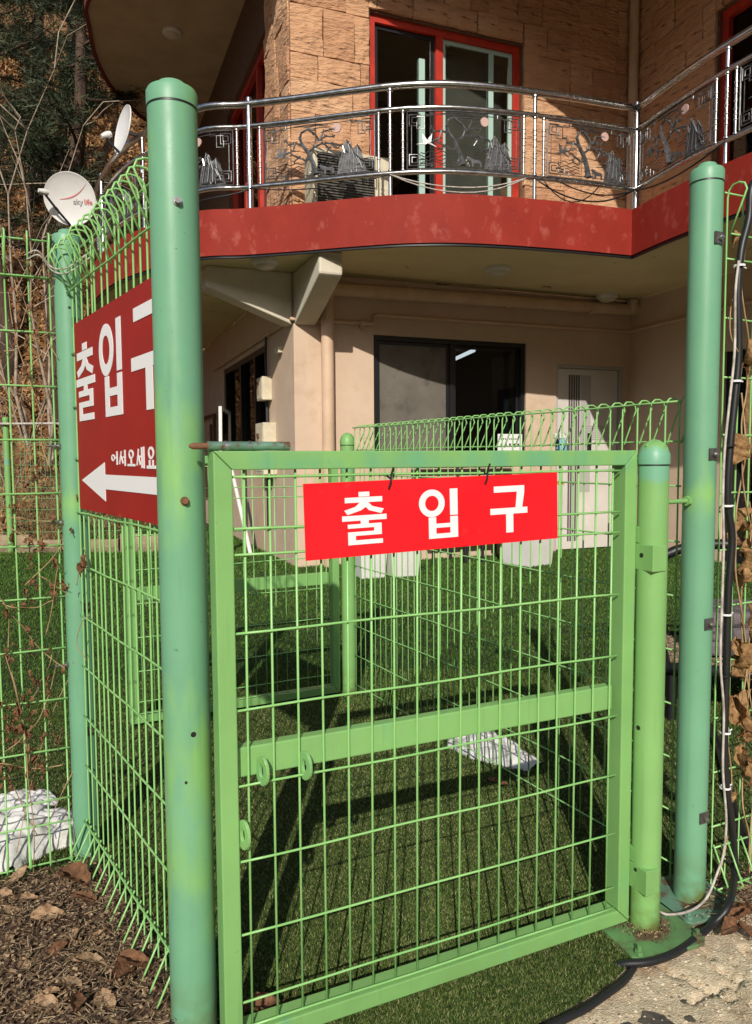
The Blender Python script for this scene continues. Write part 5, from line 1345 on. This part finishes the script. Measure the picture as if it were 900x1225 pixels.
for (px, py, s_) in ((872, 1108, .8), (886, 1098, .9), (893, 1112, .7), (880, 1085, .8), (896, 1090, .9)):
    P = at_z(px, py, 0.02); o = link('fallen_leaf', LM[random.choice((0, 2, 4))], None, (P.x, P.y, 0.012), (random.gauss(0, .3), random.gauss(0, .3), random.uniform(0, 6))); o.scale = (s_,) * 3; tag(o, 'brown leaf on the concrete under the cable strapped fence', 'leaf', 'leaves under the cable strapped fence')

def strands(N, sampler, zf_, lmin, lmax, w):
    T = []
    for i in range(N):
        x, y = sampler(); a = random.uniform(0, 6.28); l = random.uniform(lmin, lmax); k_ = random.gauss(0, 2.2); z = zf_(x, y) + random.uniform(0.002, 0.014); up = random.uniform(-.2, .35)
        p = Vector((x, y, z)); q = []
        for j in range(4):
            q.append(p.copy()); a += k_ * 0.25; p = p + Vector((math.cos(a) * l / 3, math.sin(a) * l / 3, up * l / 3 * (1 - j * 0.5)))
        for j in range(3):
            d = (q[j + 1] - q[j]).normalized(); sd = d.cross(Vector((random.gauss(0, .2), random.gauss(0, .2), 1))).normalized() * w
            T.append([q[j] - sd, q[j] + sd, q[j + 1] + sd, q[j + 1] - sd])
    return np.array([[tuple(v) for v in f] for f in T])
def soil_pt():
    while True:
        x, y = random.uniform(-1.35, -0.32), random.uniform(1.1, 2.1)
        if soil_keep(x, y) and px_of((x, y, 0))[0] > -40: return x, y
tag(stuff(tri_mesh('straw_litter', strands(3600, soil_pt, soil_h, 0.02, 0.075, 0.0009), 'straw', nv=4)), 'dry straw and rootlets matted over the brown soil', 'straw')
def chip_pt():
    x, y = soil_pt(); return x, y
tag(stuff(tri_mesh('leaf_crumbs', strands(2600, chip_pt, soil_h, 0.008, 0.022, 0.0035), 'straw', nv=4)), 'crumbled leaf scraps scattered through the soil', 'leaf crumbs')
def fence_foot_pt():
    P = P3 + Vector((0.05, 0, 0)) + u_dir * random.uniform(-0.02, 0.5); return P.x + random.gauss(0, .035) + 0.02, P.y - 0.05 + random.gauss(0, .04)
tag(stuff(tri_mesh('straw_litter', strands(1100, fence_foot_pt, lambda x, y: 0.0, 0.02, 0.09, 0.0012), 'straw', nv=4)), 'dry grass and crumbs along the foot of the cable strapped fence', 'straw')
# grit and pebbles set in the concrete
mb = MB()
for i in range(1500):
    P = at_z(random.uniform(560, 900), random.uniform(1105, 1240), 0)
    if in_poly(np.array([P.x]), np.array([P.y]), turf_poly)[0]: continue
    s_ = random.choice((0.0015, 0.002, 0.003, 0.005)); z = conc_h(P.x, P.y)
    q = [(P.x + s_ * random.uniform(.6, 1.2) * dx, P.y + s_ * random.uniform(.6, 1.2) * dy, z + s_ * dz * 0.6) for dx, dy, dz in ((1, 0, 0), (0, 1, 0), (-1, 0, 0), (0, -1, 0), (0, 0, 1))]
    mb.add(q, [(0, 1, 4), (1, 2, 4), (2, 3, 4), (3, 0, 4)])
M['grit'] = mat('mixed_grit', (0.3, 0.25, 0.2), rough=0.9, island=[(0, lin(86, 78, 70)), (0.5, lin(170, 150, 122)), (1, lin(226, 210, 184))])
stuff(tag(mb.build('grit', 'grit', recalc=False), 'loose grit scattered on the concrete apron', 'grit'))
# dark bitumen patches on the concrete
M['tar'] = mat('dark_tar_stain', lin(62, 58, 54), lin(88, 80, 70), scale=40, rough=0.9)
for (px, py, r_) in ((785, 1215, 0.035), (750, 1222, .014), (820, 1190, .01), (862, 1180, .008), (826, 1212, .012), (655, 1222, .02)):
    P = at_z(px, py, 0); n = 18
    poly = [(P.x + r_ * (1 + 0.5 * noise.noise((math.cos(t * 6.283 / n) * 1.5, math.sin(t * 6.283 / n) * 1.5, px))) * math.cos(t * 6.283 / n), P.y + 0.8 * r_ * (1 + 0.5 * noise.noise((math.cos(t * 6.283 / n) * 1.7, math.sin(t * 6.283 / n) * 1.7, py))) * math.sin(t * 6.283 / n)) for t in range(n)]
    mb = MB(); mb.add([(x, y, conc_h(x, y) + 0.0015) for x, y in poly] + [(P.x, P.y, conc_h(P.x, P.y) + 0.0025)], [(t, (t + 1) % n, n) for t in range(n)])
    tag(mb.build('tar_spot', 'tar', recalc=False), 'dark flat tar spot on the pale concrete apron', 'tar spot', 'tar spots on the concrete')
# black edging strip along the turf
ed = [p for p in near_edge if p.x < 0.66]
tag(MB().tube([(p.x + 0.008, p.y - 0.012, -0.004 + 0.004 * noise.noise((p.x * 9, p.y * 9, 0))) for p in ed], 0.0085, 8).build('turf_edging', 'black', None, smooth='all'), 'black edging strip between the turf and the concrete', 'edging')

# ================================================================== cables on the right wing fence
RW = P3 + Vector((0.05, 0.005, 0)); RN = Vector((-u_dir.y, u_dir.x, 0))
def wing(px, py, off=0.02): return at_plane(px, py, RW - RN * off, RN)
cp = [wing(x + 3, y, 0.024) for x, y in ((915, 205), (897, 222), (893, 262), (884, 300), (880, 350), (881, 420), (877, 470), (872, 520), (868, 570), (868, 605), (873, 645), (869, 700), (867, 760), (866, 815), (864, 880), (866, 940), (873, 990), (876, 1040))]
cp += [at_z(872, 1082, 0.05), at_z(852, 1106, 0.012), at_z(815, 1136, 0.004), at_z(780, 1150, 0.004), at_z(748, 1153, 0.002), at_z(738, 1156, 0.0)]
tag(MB().tube(spline(cp, 5), 0.0095, 8).build('black_cable', 'black', None, smooth='all'), 'thick black cable strapped down the fence and along the concrete edge', 'cable')
wp = [wing(x, y, 0.034) for x, y in ((884, 312), (880, 350), (879, 420), (873, 480), (867, 540), (865, 600), (866, 650), (864, 720), (862, 790), (866, 850), (865, 920), (869, 980), (866, 1020), (858, 1045))]
wp += [at_z(845, 1075, 0.035), at_z(825, 1090, 0.03), at_z(800, 1094, 0.03), at_z(788, 1090, 0.03)]
tag(MB().tube(spline(wp, 5), 0.0033, 8).build('white_cable', 'whitecable', None, smooth='all'), 'thin whitish cable running down the fence beside the black one', 'cable')
for i, (px, py) in enumerate(((884, 318), (880, 456), (872, 533), (869, 605), (868, 735), (867, 808), (867, 876), (867, 942), (870, 1028))):
    c = wing(px, py, 0.026); t = u_dir
    q = MB(); q.ring(0, 0, 0.0145, 0.0125, lambda a, b, d: tuple(c + t * (a + 0.002) + RN * (b) + Vector((0, 0, d))), -0.0025, 0.0025, n=16)
    q.tube([c + t * 0.014, c + t * 0.028 + Vector((0, 0, random.uniform(-.004, .006)))], 0.0018, 5)
    tag(q.build('cable_tie', 'white' if i % 3 != 2 else 'black', None), 'plastic tie holding the cables to the mesh fence', 'cable tie', 'ties along the fence cables')
# dry vine with curled leaves on the right wing
def crumple(me, amp):
    sd = random.uniform(0, 50)
    for v in me.vertices:
        q = v.co * (0.35 / amp); n = noise.noise_vector((q.x + sd, q.y, q.z)); v.co += n * amp
def vine(name, label, paths, leaves, m='vine', r_=0.0022, group=None, leafsize=0.055, lm='vineleaf'):
    o = empty(name, paths[0][0], 0, label, 'vine', group); base = Vector(paths[0][0])
    for pth in paths:
        MB().tube([p - base for p in spline(pth, 5)], r_ * random.uniform(0.7, 1.1), 5).build('stem', m, o, smooth='all')
    for (p, s_) in leaves:
        me = leaf_mesh(random.randint(0, 999), leafsize * s_, leafsize * 0.62 * s_, random.uniform(0.7, 1.3), lm); crumple(me, leafsize * s_ * 0.16)
        me.name = 'leaf'
        link('leaf', me, o, p - base, (random.uniform(0, 6.28), random.uniform(1.0, 2.1), random.uniform(0, 6.28)))
    return o
wv_ = lambda px, py: wing(px + random.uniform(-2, 2), py, random.uniform(0.004, 0.03))
paths = [[wv_(892 + 5 * math.sin(y / 31), y) for y in range(240, 1085, 33)], [wv_(886 + 7 * math.sin(y / 40 + 1), y) for y in range(470, 900, 36)], [wv_(900 + 5 * math.sin(y / 37 + 2), y) for y in range(600, 1080, 40)], [wv_(880 + 8 * math.sin(y / 22), y) for y in range(300, 470, 26)],
         [wv_(862 + 14 * math.sin((y - 850) / 60), y) for y in range(840, 1070, 30)]]
lv = [(wv_(px, py), s_) for px, py, s_ in ((876, 285, .6), (891, 420, 1.1), (892, 428, .8), (868, 535, 1.2), (883, 535, .8), (887, 638, 1.0), (895, 640, 1.1), (884, 670, 1.0), (890, 690, .7), (893, 735, 1.0), (885, 770, .8), (880, 782, 1.1), (890, 800, .8), (884, 800, 1.1), (888, 850, 1.3), (882, 868, 1.2), (892, 872, .9), (890, 905, 1.0), (886, 914, 1.1), (897, 700, 1.0), (898, 760, 1.1), (897, 840, 1.2), (898, 930, 1.0), (896, 620, .9), (872, 955, .7), (892, 655, .8))]
vine('dry_vine', 'withered vine with curled brown leaves climbing the cable strapped fence', paths, lv, leafsize=0.062)
# dry vines and seed heads on the left wing
LWP = Vector((P2.x - 0.03, P2.y - 0.02, 0)); LN = Vector((-u_dir.y, u_dir.x, 0))
def lwing(px, py, off=0.02): return at_plane(px, py, LWP - LN * off, LN)
lvw = lambda px, py: lwing(px, py, random.uniform(-0.012, 0.03))
paths = []; lv = []
for (x, y, ang, l) in ((20, 1020, -1.5, 420), (45, 1000, -1.75, 360), (60, 980, -1.2, 300), (5, 900, -0.6, 130), (78, 800, -2.4, 160), (85, 660, -2.7, 120), (0, 720, 0.6, 110), (40, 1040, -1.3, 260), (30, 700, -1.0, 150), (10, 620, -0.25, 90), (60, 560, -1.9, 220), (15, 500, -1.3, 190), (70, 430, -2.2, 120), (25, 360, -1.1, 80), (5, 420, -.4, 80), (82, 330, 2.6, 70), (55, 310, 1.9, 90), (50, 690, .5, 60), (15, 850, -.3, 90), (75, 915, 2.9, 90), (30, 930, -1.6, 200), (55, 760, -1.4, 180)):
    p = []; cx_, cy_ = x, y; a = ang
    for j in range(8):
        p.append(lvw(cx_, cy_)); a += random.gauss(0, .16); cx_ = max(-25, min(97, cx_ + l / 7 * math.cos(a))); cy_ += l / 7 * math.sin(a)
        if j > 1 and random.random() < 0.5: lv.append((p[-1] + Vector((random.gauss(0, .01), -0.01, random.gauss(0, .01))), random.uniform(0.3, 0.6)))
    paths.append(p)
for (cx_, cy_, nn) in ((22, 850, 16), (25, 870, 14), (35, 705, 9), (10, 780, 7), (55, 910, 8), (60, 880, 6), (50, 820, 6), (48, 570, 9), (20, 605, 7), (45, 660, 12), (75, 690, 8), (8, 925, 8), (12, 880, 8)):
    for _ in range(nn): lv.append((lvw(cx_ + random.gauss(0, 8), cy_ + random.gauss(0, 9)), random.uniform(0.2, 0.48)))
vine('dry_vine', 'tangle of thin dry vines with shrivelled seed heads on the left mesh fence', paths, lv, r_=0.0016, leafsize=0.042, lm='leafbrown')
# white wires bundled at the top of the post by the sign
pts = [lwing(30, 305, 0.03), lwing(45, 300, 0.05), at_y(60, 318, 2.15), at_y(72, 322, 2.12), at_y(85, 318, 2.13), at_y(110, 300, 2.18)]
tag(MB().tube(spline(pts, 6), 0.0022, 6).tube(spline([p + Vector((0.004, 0, -0.012)) for p in pts], 6), 0.0022, 6).build('white_wire', 'whitecable', None, smooth='all'), 'pale wires wrapped round the post top by the arrow sign', 'wire')
pts = [lwing(44, 290, .03), lwing(50, 330, .04), lwing(42, 365, .03), lwing(52, 380, .03), lwing(56, 350, .03)]
# a shrivelled leaf hanging on the post by the sign
lfp = [at_y(100, 655, 2.02), at_y(105, 672, 2.05), at_y(96, 680, 2.05), at_y(92, 700, 2.06)]
vine('vine_shoot', 'small withered shoot hooked on the mint post under the arrow sign', [lfp, [at_y(108, 735, 2.05), at_y(98, 745, 2.05), at_y(92, 770, 2.06), at_y(104, 790, 2.06)]], [(at_y(95, 682, 2.04), 0.7), (at_y(104, 670, 2.04), 0.6)], lm='leafbrown', r_=0.0014)

# ================================================================== things by the house
def on_ground(px, py): return at_z(px, py, 0.0)
def tub(px, py, label, w=0.34, h=0.36, rz=BA):
    P = on_ground(px, py); o = empty('planter_tub', (P.x, P.y, 0), rz, label, 'tub', 'white plastic tubs by the wall')
    mb = MB(); k_ = 0.84; a, b = w / 2 * k_, w / 2
    ring_ = lambda s, z: [(-s, -s, z), (s, -s, z), (s, s, z), (-s, s, z)]
    v = ring_(a, 0) + ring_(a * 1.05, h * 0.3) + ring_(b, h) + ring_(b * 0.9, h) + ring_(a * 0.9, 0.05)
    f = [(3, 2, 1, 0)]
    for r_ in range(4):
        for k2 in range(4): f.append((r_ * 4 + k2, r_ * 4 + (k2 + 1) % 4, r_ * 4 + 4 + (k2 + 1) % 4, r_ * 4 + 4 + k2))
    f.append((16, 17, 18, 19)); mb.add(v, f); mb.build('body', 'whiteplastic', o, bevel=0.02)
    r2_ = MB(); v = ring_(b * 1.06, h - 0.03) + ring_(b * 1.06, h + 0.008) + ring_(b * 0.92, h + 0.008) + ring_(b * 0.92, h - 0.028)
    f = []
    for r_ in range(4):
        for k2 in range(4): f.append((r_ * 4 + k2, r_ * 4 + (k2 + 1) % 4, (r_ * 4 + 4 + (k2 + 1) % 4) % 16, (r_ * 4 + 4 + k2) % 16))
    r2_.add(v, f); r2_.build('rim', 'whiteplastic', o)
    return o
tub(442, 690, 'square white plastic tub nearest the inner gate post', 0.30); tub(479, 688, 'square white plastic tub beside the black bench legs', 0.34); tub(631, 675, 'white plastic tub standing alone in front of the striped door', 0.46, 0.5, BA + 0.3)
# bench with slatted back under the window
P = on_ground(560, 672); bn = empty('slatted_bench', (P.x, P.y, 0), BA, 'black slatted metal bench under the lower window', 'bench')
for x in (-0.52, -0.12, 0.10, 0.48):
    for y in (-0.16, 0.2): MB().tube([(x, y, 0), (x, y, 0.44)], 0.018, 8).build('leg', 'black', bn, smooth=True)
for i in range(5): MB().box(-0.6, 0.6, -0.2 + 0.09 * i, -0.13 + 0.09 * i, 0.441, 0.465).build('seat_slat', 'black', bn, bevel=0.004)
for x in (-0.5, 0.0, 0.5): MB().tube([(x, 0.2, 0.47), (x, 0.26, 1.16)], 0.016, 8).build('back_upright', 'black', bn, smooth=True)
for i in range(5): MB().box(-0.6, 0.75, 0.205 + 0.012 * i, 0.225 + 0.012 * i, 0.72 + 0.09 * i, 0.77 + 0.09 * i).build('back_slat', 'black', bn, bevel=0.004)
# spray bottle hung on the low looped fence
IFN = (P3 + Vector((-0.02, 0.05, 0))) - (P5 + Vector((0.03, -0.04, 0))); IFN.z = 0; IFN.normalize(); IFN = Vector((-IFN.y, IFN.x, 0))
P = at_plane(672, 538, P5 + Vector((0.03, -0.04, 0)) + IFN * 0.05, IFN)
sb = empty('spray_bottle', (P.x, P.y, P.z - 0.02), 0.4, 'pale blue spray bottle with white nozzle hooked on the low looped fence', 'bottle')
MB().lathe([(0.018, 0), (0.021, 0.01), (0.021, 0.035), (0.012, 0.05), (0.008, 0.056)], 16).build('bottle', 'blue', sb, smooth=True)
MB().box(-0.03, 0.012, -0.008, 0.008, 0.056, 0.074).build('nozzle', 'whiteplastic', sb, bevel=0.003)
MB().box(-0.022, -0.016, -0.004, 0.004, 0.03, 0.056).build('trigger', 'black', sb)
# leaning mirror and pole by the left wall
P = on_ground(300, 663)
tag(MB().tube([(P.x, P.y, 0.0), Vector(at_y(277, 560, P.y + 0.35))], 0.028, 10).build('white_pole', 'whiteplastic', None, smooth=True), 'white pole leaning towards the dark side window', 'pole')
Pm = at_y(280, 660, 9.6); Pm.z = 0.0
mr = empty('mirror_board', (Pm.x - 0.1, Pm.y, 0), BA + 1.25, 'narrow white framed mirror board standing by the side window', 'mirror')
mr.rotation_euler = (0.0, 0.06, BA + 1.2)
wq = [(-0.28, 0.05), (0.28, 0.05), (0.28, 1.80), (-0.28, 1.80)]
MB().box(-0.30, -0.26, -0.02, 0.02, 0, 1.84).build('frame_side', 'whiteplastic', mr); MB().box(0.26, 0.30, -0.02, 0.02, 0, 1.84).build('frame_side', 'whiteplastic', mr); MB().box(-0.2595, 0.2595, -0.02, 0.02, 1.80, 1.84).build('frame_top', 'whiteplastic', mr)
M['mirror'] = mat('mirror_glass', (0.6, 0.6, 0.6), rough=0.03, metal=1.0)
MB().box(-0.2595, 0.2595, -0.006, 0.006, 0.05, 1.7995).build('mirror_glass', 'mirror', mr)
# grey stand by the corner under the meter boxes
P = on_ground(322, 655); st = empty('step_stand', (P.x, P.y, 0), BA, 'grey metal stand under the meter boxes by the house corner', 'stand')
MB().tube([(-0.12, 0, 0), (0, 0.04, 0.55)], 0.014, 8).build('leg', 'zinc', st); MB().tube([(0.12, 0, 0), (0.02, 0.04, 0.55)], 0.014, 8).build('leg', 'zinc', st); MB().tube([(0.01, 0.22, 0), (0.01, 0.04, 0.56)], 0.014, 8).build('leg', 'zinc', st)
MB().box(-0.09, 0.11, -0.06, 0.12, 0.551, 0.57).build('top', 'zinc', st)

# ================================================================== lounge corner at the right
P = on_ground(868, 900)
lg = empty('wicker_lounge', (1.75, 3.55, 0), R(-18), 'low wicker lounge chair on a black tube frame beyond the cable fence', 'chair')
fr_ = [(-0.35, -0.32, 0.24), (0.35, -0.32, 0.24), (0.35, 0.34, 0.24), (-0.35, 0.34, 0.24)]
MB().tube(fr_, 0.03, 10, closed=True).build('seat_frame', 'black', lg, smooth='all')
for (x, y) in ((-0.33, -0.3), (0.33, -0.3), (0.33, 0.32), (-0.33, 0.32)): MB().tube([(x, y, 0.0), (x, y, 0.222)], 0.024, 10).build('leg', 'black', lg, smooth=True)
MB().tube(spline([(-0.34, 0.33, 0.26), (-0.36, 0.5, 0.62), (0, 0.56, 0.72), (0.36, 0.5, 0.62), (0.34, 0.33, 0.26)], 6), 0.028, 10).build('back_frame', 'black', lg, smooth='all')
wk = MB()
for i in range(26):
    t = -0.32 + 0.64 * i / 25
    wk.tube([(t, -0.32 + 0.66 * j / 16, 0.245 + (0.006 if (i + j) % 2 else -0.006)) for j in range(17)], 0.0085, 4, cap=False)
    wk.tube([(-0.34 + 0.68 * j / 16, -0.31 + 0.64 * i / 25, 0.245 + (0.006 if (i + j + 1) % 2 else -0.006)) for j in range(17)], 0.0085, 4, cap=False)
stuff(wk.build('woven_seat', 'wicker', lg, recalc=False, smooth='all'))
bk = empty('folded_blanket', (1.80, 3.62, 0.263), R(-10), 'grey folded blanket heaped on the wicker lounge chair', 'blanket')
for i, (w, d_, h, dx) in enumerate(((0.25, 0.20, 0.07, 0), (0.24, 0.2, 0.065, 0.02), (0.22, 0.19, 0.07, -0.02))):
    vs_ = []; z0 = [0, 0.07, 0.135][i]; mb = MB()
    pr = [(-w, z0), (-w - 0.03, z0 + h * 0.5), (-w, z0 + h), (0, z0 + h * 1.08), (w, z0 + h), (w + 0.03, z0 + h * 0.5), (w, z0)]
    mb.prism([(x + dx, z) for x, z in pr], lambda x, z, d: (x, d, z), -d_, d_); mb.build('fold', 'blanket', bk, bevel=0.02)
hs = [at_z(x, y, 0.018) for x, y in ((850, 870), (864, 905), (872, 945), (880, 975), (892, 1005), (905, 1010))]
tag(MB().tube(spline(hs, 6), 0.017, 10).build('black_hose', 'black', None, smooth='all'), 'thick black hose lying on the turf behind the cable strapped fence', 'hose')
# cabinet seen through the dark doorway of the wing
Pq = BO + BU * (A4 + 0.9) + BV * (-rk0 - 0.5); cbt = empty('white_cabinet', (Pq.x, Pq.y, 0), BA, 'white cabinet standing inside the dark doorway of the house wing', 'cabinet')
MB().box(-0.3, 0.3, -0.8, 0.6, 0.0, 0.92).build('body', 'whiteplastic', cbt, bevel=0.01); MB().box(-0.32, 0.32, -0.82, 0.62, 0.925, 0.96).build('top', 'black', cbt, bevel=0.005); MB().box(-0.25, 0.2, -0.5, 0.1, 0.962, 1.12).build('appliance', 'black', cbt, bevel=0.02)
MB().box(-0.29, -0.27, -0.4, 0.3, 1.15, 1.4).build('notice', 'white', cbt)
